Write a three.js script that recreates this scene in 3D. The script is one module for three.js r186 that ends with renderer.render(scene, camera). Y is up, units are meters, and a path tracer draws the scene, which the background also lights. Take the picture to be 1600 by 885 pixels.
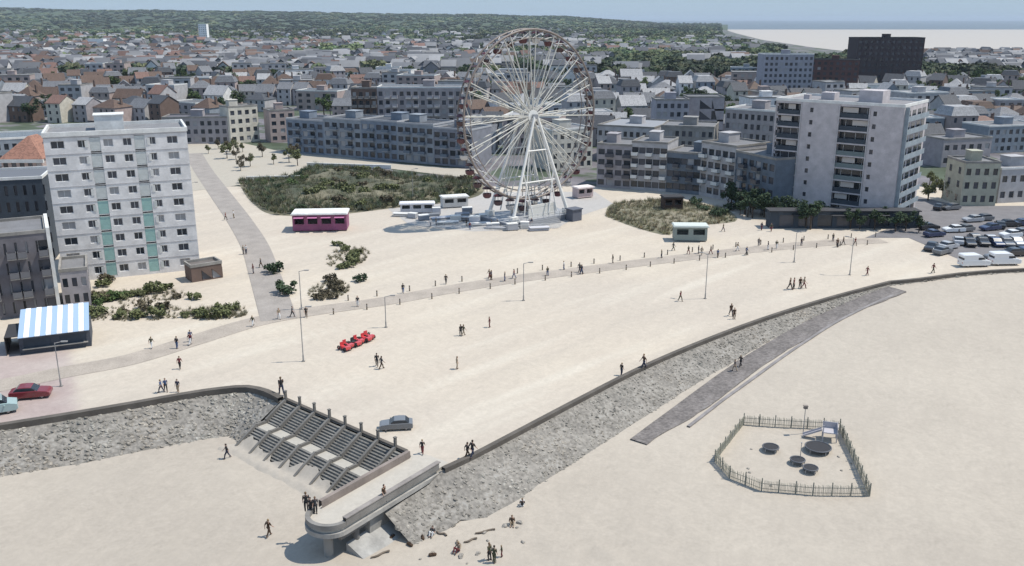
import * as THREE from 'three';
import { mergeGeometries, toCreasedNormals } from 'three/addons/utils/BufferGeometryUtils.js';
import { MarchingCubes } from 'three/addons/objects/MarchingCubes.js';
import { ImprovedNoise } from 'three/addons/math/ImprovedNoise.js';

// ---------------------------------------------------------------- camera, sky, sun, exposure
const scene = new THREE.Scene();
const EYE = 42, PITCH = 16.42 * Math.PI / 180, FOCAL = 1400;           // eye height in metres; focal length in pixels of the 1600 x 885 photograph
const camera = new THREE.PerspectiveCamera(2 * Math.atan(442.5 / FOCAL) * 180 / Math.PI, 1024 / 566, 0.5, 60000);
camera.position.set(0, EYE, 0);
camera.lookAt(0, EYE - Math.sin(PITCH), -Math.cos(PITCH));
const renderer = new THREE.WebGLRenderer({ antialias: true });
renderer.setSize(1024, 566);
renderer.toneMapping = THREE.LinearToneMapping;
renderer.toneMappingExposure = 1.42;
renderer.shadowMap.enabled = true;
{
  const W = 256, H = 128, data = new Float32Array(W * H * 4);
  const horizon = [0.3, 0.385, 0.455], low = [0.34, 0.45, 0.57], zen = [0.18, 0.3, 0.52];
  for (let j = 0; j < H; j++) for (let i = 0; i < W; i++) {
    const el = ((j + 0.5) / H - 0.5) * 180, t = Math.max(0, el);
    const a = 1 - Math.exp(-t / 7), b = 1 - Math.exp(-t / 40), o = (j * W + i) * 4;
    for (let c = 0; c < 3; c++) data[o + c] = THREE.MathUtils.lerp(THREE.MathUtils.lerp(horizon[c], low[c], a), zen[c], b);
    data[o + 3] = 1;
  }
  const sky = new THREE.DataTexture(data, W, H, THREE.RGBAFormat, THREE.FloatType);
  sky.mapping = THREE.EquirectangularReflectionMapping; sky.magFilter = THREE.LinearFilter; sky.needsUpdate = true;
  scene.background = sky; scene.environment = sky;
}
const sun = new THREE.DirectionalLight(new THREE.Color(1, 0.945, 0.85), 3.6);
sun.position.set(0.485 * 300, 0.866 * 300, -0.05 * 300 - 150);
sun.target.position.set(0, 0, -150);
sun.castShadow = true; sun.shadow.mapSize.set(4096, 4096);
Object.assign(sun.shadow.camera, { left: -320, right: 320, top: 320, bottom: -320, near: 1, far: 900 });
scene.add(sun); scene.add(sun.target);
scene.fog = new THREE.FogExp2(new THREE.Color(0.62, 0.72, 0.84), 0.00005);

// ---------------------------------------------------------------- helpers
let seed = 12345;
const R = () => { seed = (seed + 0x6d2b79f5) | 0; let t = Math.imul(seed ^ (seed >>> 15), 1 | seed); t = (t + Math.imul(t ^ (t >>> 7), 61 | t)) ^ t; return ((t ^ (t >>> 14)) >>> 0) / 4294967296; };
const rr = (a, b) => a + (b - a) * R(), pick = (a) => a[Math.floor(R() * a.length)];
const perlin = new ImprovedNoise();
const fbm = (x, y, s = 0, o = 4) => { let v = 0, a = 0.5, f = 1; for (let i = 0; i < o; i++) { v += a * perlin.noise(x * f + s, y * f - s, s * 1.7 + i * 3.1); a *= 0.5; f *= 2.03; } return v; };
const lerp = THREE.MathUtils.lerp, clamp = THREE.MathUtils.clamp, smooth = THREE.MathUtils.smoothstep;
const V = (x, y, z) => new THREE.Vector3(x, y, z);
const CP = Math.cos(PITCH), SP = Math.sin(PITCH);
// where the ray through a point of the photograph meets the level y = h: used to survey the place
function G(px, py, h = 0) {
  const dx = (px - 800) / FOCAL, dy = -(py - 442.5) / FOCAL, y = dy * CP - SP, z = -dy * SP - CP, t = (EYE - h) / -y;
  return V(dx * t, h, z * t);
}
function heightAt(py, z) { const dy = -(py - 442.5) / FOCAL, y = dy * CP - SP, zz = -dy * SP - CP; return EYE + y * (z / zz); }   // height of a photograph row at depth z
function toPixel(x, y, z) { const yy = y - EYE, d = -yy * SP - z * CP, u = yy * CP - z * SP; return [800 + FOCAL * x / d, 442.5 - FOCAL * u / d]; }

const taken = {};
function numbered(n) { const k = taken[n] = (taken[n] ?? -1) + 1; return k ? n + '_' + String(k).padStart(3, '0') : n; }
function tag(o, label, category, group, kind) {
  if (label) o.userData.label = label;
  if (category) o.userData.category = category;
  if (group) o.userData.group = group;
  if (kind) o.userData.kind = kind;
  return o;
}
function thing(name, label, category, x, y, z, turn = 0, group) {
  const o = new THREE.Group(); o.name = numbered(name); o.position.set(x, y, z); o.rotation.y = turn; scene.add(o);
  return tag(o, label, category, group);
}
function part(name, geo, mat, parent, pos, turn) {
  const m = new THREE.Mesh(geo, mat); m.name = parent === scene ? numbered(name) : name; m.castShadow = m.receiveShadow = true;
  if (pos) m.position.set(...pos); if (turn) m.rotation.y = turn;
  parent.add(m); return m;
}
function struct(name, geo, mat) { const m = part(name, geo, mat, scene); m.userData.kind = 'structure'; return m; }
function copy(o, x, y, z, turn, label, group) {
  const c = o.clone(); c.name = numbered(o.name.replace(/_\d{3}$/, '')); c.position.set(x, y, z); c.rotation.y = turn; scene.add(c);
  c.userData = { ...o.userData }; return tag(c, label, null, group);
}
function clean(g) { g = g.index ? g.toNonIndexed() : g; for (const k of Object.keys(g.attributes)) if (!['position', 'normal', 'uv'].includes(k)) g.deleteAttribute(k); return g; }
const merge = (list) => mergeGeometries(list.map(clean));
function box(w, h, d, x = 0, y = 0, z = 0, turn = 0) {              // y is the underside; uv in metres
  const g = new THREE.BoxGeometry(w, h, d), uv = g.attributes.uv, n = g.attributes.normal;
  for (let i = 0; i < uv.count; i++) uv.setXY(i, uv.getX(i) * (Math.abs(n.getX(i)) > 0.5 ? d : w), uv.getY(i) * (Math.abs(n.getY(i)) > 0.5 ? d : h));
  g.translate(0, h / 2, 0); if (turn) g.rotateY(turn); return g.translate(x, y, z);
}
function rod(a, b, r, seg = 6, r2 = r) {
  const d = b.clone().sub(a), L = d.length(), g = new THREE.CylinderGeometry(r2, r, L, seg);
  g.translate(0, L / 2, 0); g.applyQuaternion(new THREE.Quaternion().setFromUnitVectors(V(0, 1, 0), d.normalize())); return g.translate(a.x, a.y, a.z);
}
function beam(a, b, w, h) {                                        // rectangular bar from a to b
  const d = b.clone().sub(a), L = d.length(), g = box(w, h, L, 0, -h / 2, L / 2);
  const m = new THREE.Matrix4().lookAt(b, a, V(0, 1, 0)); g.applyMatrix4(m); return g.translate(a.x, a.y, a.z);
}
function shapeOf(pts) { const s = new THREE.Shape(); pts.forEach(([x, y], i) => i ? s.lineTo(x, y) : s.moveTo(x, y)); s.closePath(); return s; }
function extrude(pts, depth, bevel = 0) { return new THREE.ExtrudeGeometry(shapeOf(pts), { depth, bevelEnabled: bevel > 0, bevelSize: bevel, bevelThickness: bevel, bevelSegments: 2, curveSegments: 8 }); }
function sheet(pts, y) {                                           // flat polygon from ground points
  const g = new THREE.ShapeGeometry(shapeOf(pts.map((p) => [p.x, -p.z]))); g.rotateX(-Math.PI / 2); return g.translate(0, y, 0);
}
function strip(a, b, uw = 1) {                                     // surface between two equally long polylines
  const pos = [], uv = [], idx = []; let s = 0;
  a.forEach((p, i) => {
    if (i) s += p.distanceTo(a[i - 1]);
    const q = b[i]; pos.push(p.x, p.y, p.z, q.x, q.y, q.z); uv.push(s, 0, s, p.distanceTo(q) * uw);
    if (i) { const k = 2 * i; idx.push(k - 2, k - 1, k, k, k - 1, k + 1); }
  });
  const g = new THREE.BufferGeometry();
  g.setAttribute('position', new THREE.Float32BufferAttribute(pos, 3)); g.setAttribute('uv', new THREE.Float32BufferAttribute(uv, 2)); g.setIndex(idx); g.computeVertexNormals(); return g;
}
function resample(pts, step) {
  const c = new THREE.CatmullRomCurve3(pts, false, 'centripetal'); return c.getSpacedPoints(Math.max(2, Math.round(c.getLength() / step)));
}
function side(pts, dist, dy = 0) {                                  // polyline offset to the right-hand side of its run, in plan
  return pts.map((p, i) => {
    const a = pts[Math.max(0, i - 1)], b = pts[Math.min(pts.length - 1, i + 1)], dx = b.x - a.x, dz = b.z - a.z, L = Math.hypot(dx, dz), w = typeof dist === 'function' ? dist(i) : dist;
    return V(p.x - dz / L * w, p.y + (typeof dy === 'function' ? dy(i) : dy), p.z + dx / L * w);
  });
}

// ---------------------------------------------------------------- textures and materials
function tex(n, metres, fn, srgb = true) {
  const d = new Uint8Array(n * n * 4);
  for (let j = 0; j < n; j++) for (let i = 0; i < n; i++) { const c = fn(i / n, j / n), o = (j * n + i) * 4; for (let k = 0; k < 3; k++) d[o + k] = clamp(Math.round(255 * (c.length ? c[k] : c)), 0, 255); d[o + 3] = 255; }
  const t = new THREE.DataTexture(d, n, n); t.wrapS = t.wrapT = THREE.RepeatWrapping; t.magFilter = THREE.LinearFilter; t.minFilter = THREE.LinearMipmapLinearFilter; t.generateMipmaps = true;
  if (srgb) t.colorSpace = THREE.SRGBColorSpace; t.repeat.set(1 / metres, 1 / metres); t.needsUpdate = true; return t;
}
function tiled(u, v, f, s, o = 4) {                                // tiling noise: a torus through 3-d noise, blended at the edges
  const w = (t) => smooth(t, 0, 0.25), a = fbm(u * f, v * f, s, o), b = fbm((u - 1) * f, v * f, s, o), c = fbm(u * f, (v - 1) * f, s, o), d = fbm((u - 1) * f, (v - 1) * f, s, o);
  const x = smooth(u, 0.75, 1), y = smooth(v, 0.75, 1); return lerp(lerp(a, b, x), lerp(c, d, x), y);
}
const hash = (i, j) => { const t = Math.sin(i * 127.1 + j * 311.7) * 43758.5453; return t - Math.floor(t); };
const T = {
  sand: tex(512, 14, (u, v) => { const n = tiled(u, v, 14, 1, 4) * 0.05 + tiled(u, v, 40, 2, 3) * 0.06 + (hash(u * 512, v * 512) - 0.5) * 0.03; const k = 0.95 + n; return [k, k * 0.995, k * 0.985]; }),
  sandBump: tex(512, 6, (u, v) => 0.5 + tiled(u, v, 9, 5, 5) * 0.6 + tiled(u, v, 34, 6, 3) * 0.3, false),
  wall: tex(256, 9, (u, v) => 0.92 + tiled(u, v, 5, 3, 5) * 0.16 + tiled(u * 1, v, 30, 9, 2) * 0.06),
  roof: tex(256, 4, (u, v) => { const r = (v * 16) % 1, c = (u * 12 + (Math.floor(v * 16) % 2) * 0.5) % 1; return 0.84 + hash(Math.floor(u * 12 + (Math.floor(v * 16) % 2) * 0.5), Math.floor(v * 16)) * 0.22 - (r < 0.14 ? 0.22 : 0) - (c < 0.08 ? 0.1 : 0); }),
  stone: tex(512, 9, (u, v) => { const n = tiled(u, v, 22, 4, 3) * 0.5 + tiled(u, v, 5, 8, 4) * 0.35; const k = 0.86 + n * 0.75; return [k, k * 0.985, k * 0.97]; }),
  concrete: tex(256, 7, (u, v) => 0.9 + tiled(u, v, 4, 11, 5) * 0.22 + tiled(u, v, 30, 12, 2) * 0.08),
  asphalt: tex(256, 23, (u, v) => 0.9 + tiled(u, v, 9, 13, 5) * 0.12 + (hash(u * 256, v * 256) - 0.5) * 0.12),
  green: tex(512, 40, (u, v) => { const n = tiled(u, v, 9, 15, 5), m = tiled(u, v, 4, 16, 3); return [0.86 + n * 0.7 + m * 0.2, 0.88 + n * 0.6, 0.8 + n * 0.5 - m * 0.2]; }),
  town: tex(512, 120, (u, v) => { const n = tiled(u, v, 12, 17, 5), m = tiled(u, v, 7, 18, 4); const g = smooth(m, -0.05, 0.1); return [lerp(0.78, 0.5, g) + n * 0.3, lerp(0.76, 0.58, g) + n * 0.3, lerp(0.78, 0.44, g) + n * 0.3]; }),
};
const mat = (c, o = {}) => { const m = new THREE.MeshStandardMaterial({ color: c.isColor ? c : Array.isArray(c) ? new THREE.Color(...c) : new THREE.Color(c), roughness: 0.9, ...o }); m.side = THREE.DoubleSide; return m; };
const stucco = (c) => mat(c, { map: T.wall }), slate = (c) => mat(c, { map: T.roof, bumpMap: T.roof, bumpScale: 0.03, roughness: 0.75 }), plain = (c, o) => mat(c, o);
const M = {
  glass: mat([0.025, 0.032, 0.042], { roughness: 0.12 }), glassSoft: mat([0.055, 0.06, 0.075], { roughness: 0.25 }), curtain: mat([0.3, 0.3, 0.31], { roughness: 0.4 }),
  white: mat([0.74, 0.74, 0.72], { map: T.wall, roughness: 0.7 }), frame: mat([0.6, 0.6, 0.6]), dark: mat([0.03, 0.03, 0.034]), rubber: mat([0.02, 0.02, 0.02]),
  steel: mat([0.35, 0.36, 0.38], { metalness: 0.6, roughness: 0.45 }), pole: mat([0.3, 0.29, 0.28], { roughness: 0.5 }), whiteSteel: mat([0.7, 0.69, 0.66], { roughness: 0.45 }),
  concrete: mat([0.3, 0.285, 0.265], { map: T.concrete }), kerb: mat([0.12, 0.105, 0.09], { map: T.concrete }), stepStone: mat([0.205, 0.203, 0.193], { map: T.stone, bumpMap: T.stone, bumpScale: 0.05 }),
  trunk: mat([0.07, 0.05, 0.035]),
};
M.stone = mat([0.28, 0.268, 0.247], { map: T.stone, bumpMap: T.stone, bumpScale: 0.08 });
M.rock = mat([0.315, 0.3, 0.275], { map: T.stone, bumpMap: T.stone, bumpScale: 0.05 });
const WALLS = { 'pale grey': stucco([0.45, 0.44, 0.45]), 'cream': stucco([0.58, 0.54, 0.46]), 'white': stucco([0.76, 0.75, 0.74]), 'mauve grey': stucco([0.36, 0.335, 0.35]), 'brick brown': stucco([0.16, 0.11, 0.09]), 'pinkish': stucco([0.42, 0.34, 0.32]), 'blue grey': stucco([0.26, 0.295, 0.34]) };
const ROOFS = { 'dark slate': slate([0.065, 0.07, 0.082]), 'grey slate': slate([0.17, 0.175, 0.19]), 'orange tiled': slate([0.2, 0.115, 0.09]), 'brown tiled': slate([0.12, 0.075, 0.055]), 'pale grey': slate([0.36, 0.36, 0.37]) };

// ---------------------------------------------------------------- survey of the sea front (photograph rows at ground level)
const leftTop = resample([[-330, 715], [-100, 684], [0, 668], [100, 652], [200, 635], [290, 619], [340, 611.5], [385, 608], [415, 614], [440, 626]].map((p) => G(...p)), 1.5);
const stairA = G(440, 626), stairB = G(640, 713), rightStart = G(692, 735);
const rightTop = resample([[692, 735], [735, 715], [800, 681], [900, 628], [1000, 577], [1100, 534], [1200, 497], [1300, 466], [1390, 442]].map((p) => G(...p)), 1.5);
const farTop = resample([[1390, 442], [1440, 437], [1500, 429], [1560, 424], [1620, 421], [1800, 412], [2200, 400]].map((p) => G(...p)), 3);
const edge = [...leftTop, stairB, rightStart, ...rightTop.slice(1), ...farTop.slice(1)];
function edgeZ(x) {
  if (x <= edge[0].x) return edge[0].z + (edge[0].x - x) * 0.42;
  for (let i = 1; i < edge.length; i++) if (x <= edge[i].x) { const a = edge[i - 1], b = edge[i]; return lerp(a.z, b.z, (x - a.x) / Math.max(1e-6, b.x - a.x)); }
  return edge[edge.length - 1].z;
}
const pathLine = resample([[-200, 640], [0, 603], [100, 582], [200, 563], [300, 533], [400, 503], [480, 488], [600, 471], [700, 453], [800, 437], [900, 424], [1000, 411], [1100, 399], [1200, 388], [1290, 380], [1380, 376]].map((p) => G(...p)), 2);
const streetLine = resample([[436, 500], [424, 462], [412, 425], [398, 385], [374, 345], [345, 305], [318, 268], [302, 240]].map((p) => G(...p)), 2);
function distTo(line, x, z) { let m = 1e9; for (const p of line) m = Math.min(m, (p.x - x) ** 2 + (p.z - z) ** 2); return Math.sqrt(m); }

// ---------------------------------------------------------------- ground
function grid(nx, nz, at, colour) {
  const pos = [], col = [], uv = [], idx = [];
  for (let j = 0; j <= nz; j++) for (let i = 0; i <= nx; i++) { const p = at(i / nx, j / nz); pos.push(p.x, p.y, p.z); col.push(...colour(p.x, p.z)); uv.push(p.x, -p.z); }
  for (let j = 0; j < nz; j++) for (let i = 0; i < nx; i++) { const a = j * (nx + 1) + i, b = a + 1, c = a + nx + 1, d = c + 1; idx.push(a, b, c, b, d, c); }
  const g = new THREE.BufferGeometry(); g.setAttribute('position', new THREE.Float32BufferAttribute(pos, 3)); g.setAttribute('color', new THREE.Float32BufferAttribute(col, 3)); g.setAttribute('uv', new THREE.Float32BufferAttribute(uv, 2));
  g.setIndex(idx); g.computeVertexNormals(); return g;
}
const mix3 = (a, b, t) => a.map((v, i) => lerp(v, b[i], t));
function espColour(x, z) {                                          // pale concrete with drifts of blown sand; pinkish paving and asphalt at its ends
  const n = fbm(x * 0.05, z * 0.05, 21, 5), m = fbm(x * 0.16, z * 0.16, 22, 4), w = fbm(x * 0.012, z * 0.03, 23, 3);
  let c = mix3([0.495, 0.435, 0.368], [0.55, 0.49, 0.41], clamp(0.5 + n * 1.2 + m * 0.35, 0, 1));
  c = mix3(c, [0.475, 0.425, 0.37], clamp(0.5 + w * 3, 0, 1) * 0.6);
  const al = (x - z) * 0.7071, ac = (x + z) * 0.7071, st = fbm(al * 0.022, ac * 0.26, 24, 4); c = mix3(c, [0.6, 0.555, 0.48], clamp(st * 1.7 - 0.12, 0, 0.55)); c = mix3(c, [0.42, 0.375, 0.325], clamp(-st * 1.5 - 0.18, 0, 0.4));
  const pink = (1 - smooth(x - 0.53 * z, -0.5, 1.2)) * smooth(z, -114, -112); c = mix3(c, mix3([0.36, 0.29, 0.28], [0.42, 0.36, 0.34], clamp(0.5 + m * 2, 0, 1)), pink * 0.9);
  return c;
}
struct('esplanade_ground', grid(330, 170, (u, v) => { const x = lerp(-190, 175, u), z0 = edgeZ(x) - 0.15, t = Math.pow(v, 1.15); return V(x, 0.0, lerp(z0, -232, t)); }, espColour), mat([1, 1, 1], { vertexColors: true, map: T.sand, bumpMap: T.sandBump, bumpScale: 0.014, roughness: 0.95 }));
const endOfWall = G(1390, 442), beachTop = [endOfWall, ...farTop.filter((p, i) => i && i % 6 === 0)];
function beachBase(x, z) {                                          // the beach climbs toward the far end of the sea wall
  let d = 1e9; for (let i = 0; i < beachTop.length - 1; i++) { const a = beachTop[i], b = beachTop[i + 1], vx = b.x - a.x, vz = b.z - a.z, t = clamp(((x - a.x) * vx + (z - a.z) * vz) / (vx * vx + vz * vz), 0, 1); d = Math.min(d, Math.hypot(x - a.x - vx * t, z - a.z - vz * t)); }
  return -3.05 + 2.75 * (1 - smooth(d, -45, 82)) / (1 - smooth(0, -45, 82));
}
const beachLevel = (x, z) => { const b = beachBase(x, z); return b + (fbm(x * 0.035, z * 0.035, 31, 4) * 0.5 + fbm(x * 0.3, z * 0.3, 32, 3) * 0.06 + fbm(x * 0.55, z * 0.55, 36, 3) * 0.42 * Math.exp(-(((x - 6) / 10) ** 2) - ((z + 71) / 7) ** 2)) * clamp((-b) / 2.5, 0.1, 1); };
function sand(px, py) { let p = G(px, py, -3); for (let i = 0; i < 6; i++) p = G(px, py, beachLevel(p.x, p.z)); p.y = beachLevel(p.x, p.z); return p; }   // a surveyed spot on the beach
function beachColour(x, z) {
  const n = fbm(x * 0.04, z * 0.04, 33, 5), m = fbm(x * 0.25, z * 0.25, 34, 3), w = fbm(x * 0.012, z * 0.012, 35, 2);
  return mix3([0.395, 0.352, 0.303], [0.455, 0.408, 0.35], clamp(0.5 + n * 1.3 + m * 0.45 + w * 1.2, 0, 1));
}
struct('beach_sand', grid(330, 190, (u, v) => { const x = lerp(-110, 190, u), z = lerp(-20, -200, v); return V(x, beachLevel(x, z), z); }, beachColour), mat([1, 1, 1], { vertexColors: true, map: T.sand, bumpMap: T.sandBump, bumpScale: 0.025, roughness: 0.95 }));
struct('shore_flat', sheet([V(-9000, 0, 2000), V(9000, 0, 2000), V(9000, 0, -4300), V(-9000, 0, -4300)], -3.9), mat([0.42, 0.395, 0.37], { map: T.sand }));
struct('sea', sheet([V(-9000, 0, -4300), V(30000, 0, -4300), V(30000, 0, -40000), V(-9000, 0, -40000)], -3.88), mat([0.1, 0.13, 0.155], { roughness: 0.5 }));
const bayEdge = [[1700, 400], [1760, 200], [1640, 96], [1560, 90], [1440, 86], [1340, 82], [1270, 74], [1190, 62], [1150, 52], [1125, 44], [1118, 39]].map((p) => G(...p));
struct('town_ground', sheet([V(-9000, 0, -226), V(176, 0, -226), ...bayEdge.slice(1), V(1100, 0, -12000), V(-9000, 0, -12000)], -0.06), mat([0.24, 0.235, 0.24], { map: T.town }));
struct('car_park_ground', sheet([[1352, 372], [1420, 372], [1505, 408], [1600, 402], [1800, 398], [1800, 300], [1600, 322], [1500, 322], [1430, 306], [1420, 345]].map((p) => G(...p)), 0.03), mat([0.2, 0.19, 0.195], { map: T.asphalt }));
struct('wheel_forecourt', sheet([[600, 322], [640, 352], [740, 362], [870, 357], [905, 338], [960, 320], [930, 300], [700, 300]].map((p) => G(...p)), 0.02), mat([0.42, 0.405, 0.395], { map: T.sand }));
struct('promenade_path', strip(side(pathLine, 2.1, 0.03), side(pathLine, -2.1, 0.03)), mat([0.425, 0.37, 0.315], { map: T.asphalt }));
struct('street', strip(side(streetLine, 2.6, 0.05), side(streetLine, -2.6, 0.05)), mat([0.35, 0.315, 0.285], { map: T.asphalt }));
struct('plaza_paving', sheet([[290, 300], [372, 290], [420, 281], [470, 272], [490, 258], [560, 258], [745, 280], [748, 266], [620, 256], [500, 240], [452, 240], [380, 224], [300, 216], [270, 240]].map((p) => G(...p)), 0.04), mat([0.42, 0.385, 0.33], { map: T.sand }));

// distant wooded hills
function hillPoint(px, v) {
  const d = lerp(2600, 7500, v), sky = px < 0 ? 13 : px < 400 ? lerp(13.5, 17.5, px / 400) : px < 800 ? lerp(17.5, 24, (px - 400) / 400) : lerp(24, 30.4, clamp((px - 800) / 300, 0, 1));
  const x = (px - 800) / FOCAL * d * 1.02, h = Math.max(0, heightAt(sky + fbm(px * 0.01, 0, 41, 4) * 3, -6200)) * smooth(v, 0, 0.74) * (1 - smooth(px, 860, 1112)) * (1 - 0.1 * smooth(v, 0.74, 1));
  return V(x, h * (0.96 + fbm(x * 0.002, d * 0.002, 42, 3) * 0.2) - 0.3, -d);
}
struct('hills', grid(120, 16, (u, v) => hillPoint(lerp(-700, 1118, u), v), (x, z) => mix3([0.035, 0.056, 0.028], [0.095, 0.12, 0.058], clamp(0.45 + fbm(x * 0.003, z * 0.003, 43, 4) * 1.8, 0, 1))), mat([1, 1, 1], { vertexColors: true, map: T.green }));

// ---------------------------------------------------------------- sea walls, ramp, stepped wall, jetty
function rockGeometry(k) {
  const g = new THREE.IcosahedronGeometry(1, 1), p = g.attributes.position;
  for (let i = 0; i < p.count; i++) { const n = 1 + perlin.noise(p.getX(i) * 1.3 + k * 9, p.getY(i) * 1.3, p.getZ(i) * 1.3) * 0.55; p.setXYZ(i, p.getX(i) * n, p.getY(i) * n * 0.7, p.getZ(i) * n); }
  g.computeVertexNormals(); return g;
}
const rock = rockGeometry(1);
function scatter(name, geo, material, n, place, parent, tone = 0.3, tint) {
  const im = new THREE.InstancedMesh(geo, material, n), o = new THREE.Object3D(), c = new THREE.Color(); im.name = parent === scene ? numbered(name) : name; im.castShadow = im.receiveShadow = true;
  let k = 0;
  for (let i = 0; i < n; i++) { if (!place(o, i)) continue; o.updateMatrix(); im.setMatrixAt(k, o.matrix); const t = 1 - tone + 2 * tone * R(); if (tint) tint(c, t, o); else c.setRGB(t, t * rr(0.97, 1.01), t * rr(0.94, 1.02)); im.setColorAt(k++, c); }
  im.count = k; im.userData.kind = 'stuff'; parent.add(im); return im;
}
function revetment(label, top, reach, drop, density, sizes, tone) {
  const dropAt = typeof drop === 'function' ? drop : () => drop, reachAt = typeof reach === 'function' ? reach : () => reach;
  const t = thing('sea_wall', label, 'sea wall', 0, 0, 0), low = side(top, reachAt, (i) => -dropAt(i));
  part('slope', strip(top, low), M.stone, t);
  const n = Math.round(top.length * 1.5 * 6 * density);
  scatter('stones', rock, M.rock, n, (o) => {
    const i = Math.floor(R() * (top.length - 1)), f = R(), a = top[i].clone().lerp(top[i + 1], f), b = low[i].clone().lerp(low[i + 1], f); const w = Math.pow(R(), 0.95);
    if (a.y - b.y < 0.3) return false;
    o.position.lerpVectors(a, b, 0.05 + w * 0.95); o.userData.w = w; const s = rr(...sizes); o.scale.set(s, s * 0.75, s * rr(0.7, 1.2)); o.rotation.set(rr(-0.5, 0.5), R() * 7, rr(-0.5, 0.5)); o.position.y -= s * 0.28; return true;
  }, t, tone, (c, k, o) => { const n = fbm(o.position.x * 0.22, o.position.z * 0.22, 91, 3) * 1.5, g = fbm(o.position.x * 0.12, o.position.z * 0.12, 92, 3), v = k * (1 + n * 0.4); c.setRGB(v * (1 + g * 0.12), v, v * (0.98 - g * 0.1)); });
  return t;
}
function kerb(parent, line, w, h, material, name = 'parapet', y = 0) {
  const a = side(line, -w * 0.35, y + h), b = side(line, w * 0.65, y + h), c = side(line, w * 0.65, y - 0.25), d = side(line, -w * 0.35, y - 0.05);
  return part(name, merge([strip(a, b), strip(b, c), strip(d, a)]), material, parent);
}
const wallL = revetment('rough stone sea wall slope with dark parapet below the striped-roof kiosk and the red car', leftTop, 6.0, 3.3, 3.8, [0.16, 0.34], 0.3);
kerb(wallL, leftTop, 0.75, 0.42, M.kerb);
const rampFall = (i) => { const p = rightTop[i], q = side(rightTop, 4)[i]; return Math.max(0.2, 0.3 - beachBase(q.x, q.z)); };
const wallRun = [...[[600, 785], [624, 772], [648, 760], [670, 748]].map((p, i) => G(...p).setY(-1.1 + i * 0.15)), ...rightTop], fallRun = (i) => i < 4 ? 2.3 : rampFall(i - 4);
const wallR = revetment('long grey stone sea wall slope running from the jetty up toward the parked vans', wallRun, (i) => fallRun(i) * 1.75, fallRun, 4.2, [0.11, 0.23], 0.2);
kerb(wallR, rightTop, 0.55, 0.3, M.kerb);
{                                                                   // paved lower walk along the foot of the slope, half buried in sand
  const on = (pts, lift) => resample(pts.map(([a, b]) => sand(a, b)), 1.2).map((p) => V(p.x, Math.max(p.y, beachLevel(p.x, p.z)) + lift, p.z));
  const up = on([[985, 688], [1050, 640], [1100, 603], [1150, 568], [1200, 537], [1250, 509], [1300, 484], [1350, 463], [1388, 449]], 0.16), wide = (i) => 3.3 * (0.62 + 0.38 * smooth(i, 0, 12)) + fbm(i * 0.35, 1, 81, 2) * 0.5;
  const down = side(up, wide, -0.06).map((p) => V(p.x, Math.max(p.y, beachLevel(p.x, p.z) + 0.1), p.z)), skirt = side(down, 0.25, -0.8), back = side(up, -0.2, -0.8);
  struct('lower_walk', merge([strip(up, down), strip(down, skirt), strip(back, up)]), mat([0.2, 0.185, 0.18], { map: T.stone, bumpMap: T.stone, bumpScale: 0.04 }));
  const line = on([[1075, 668], [1120, 633], [1160, 604], [1200, 575], [1250, 540], [1300, 508], [1350, 482], [1395, 462]], 0);
  const t = thing('buried_kerb', 'thin half-buried stone kerb on the beach beside the dark lower walk', 'kerb', 0, 0, 0);
  kerb(t, line, 0.4, 0.16, mat([0.27, 0.25, 0.245], { map: T.concrete }), 'kerb_run');
}
const wallF = revetment('far stretch of stone sea wall on the beach beneath the parked vans', farTop, 1.6, 1.0, 1.6, [0.2, 0.4], 0.25);
kerb(wallF, farTop, 0.6, 0.3, M.kerb);
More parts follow.
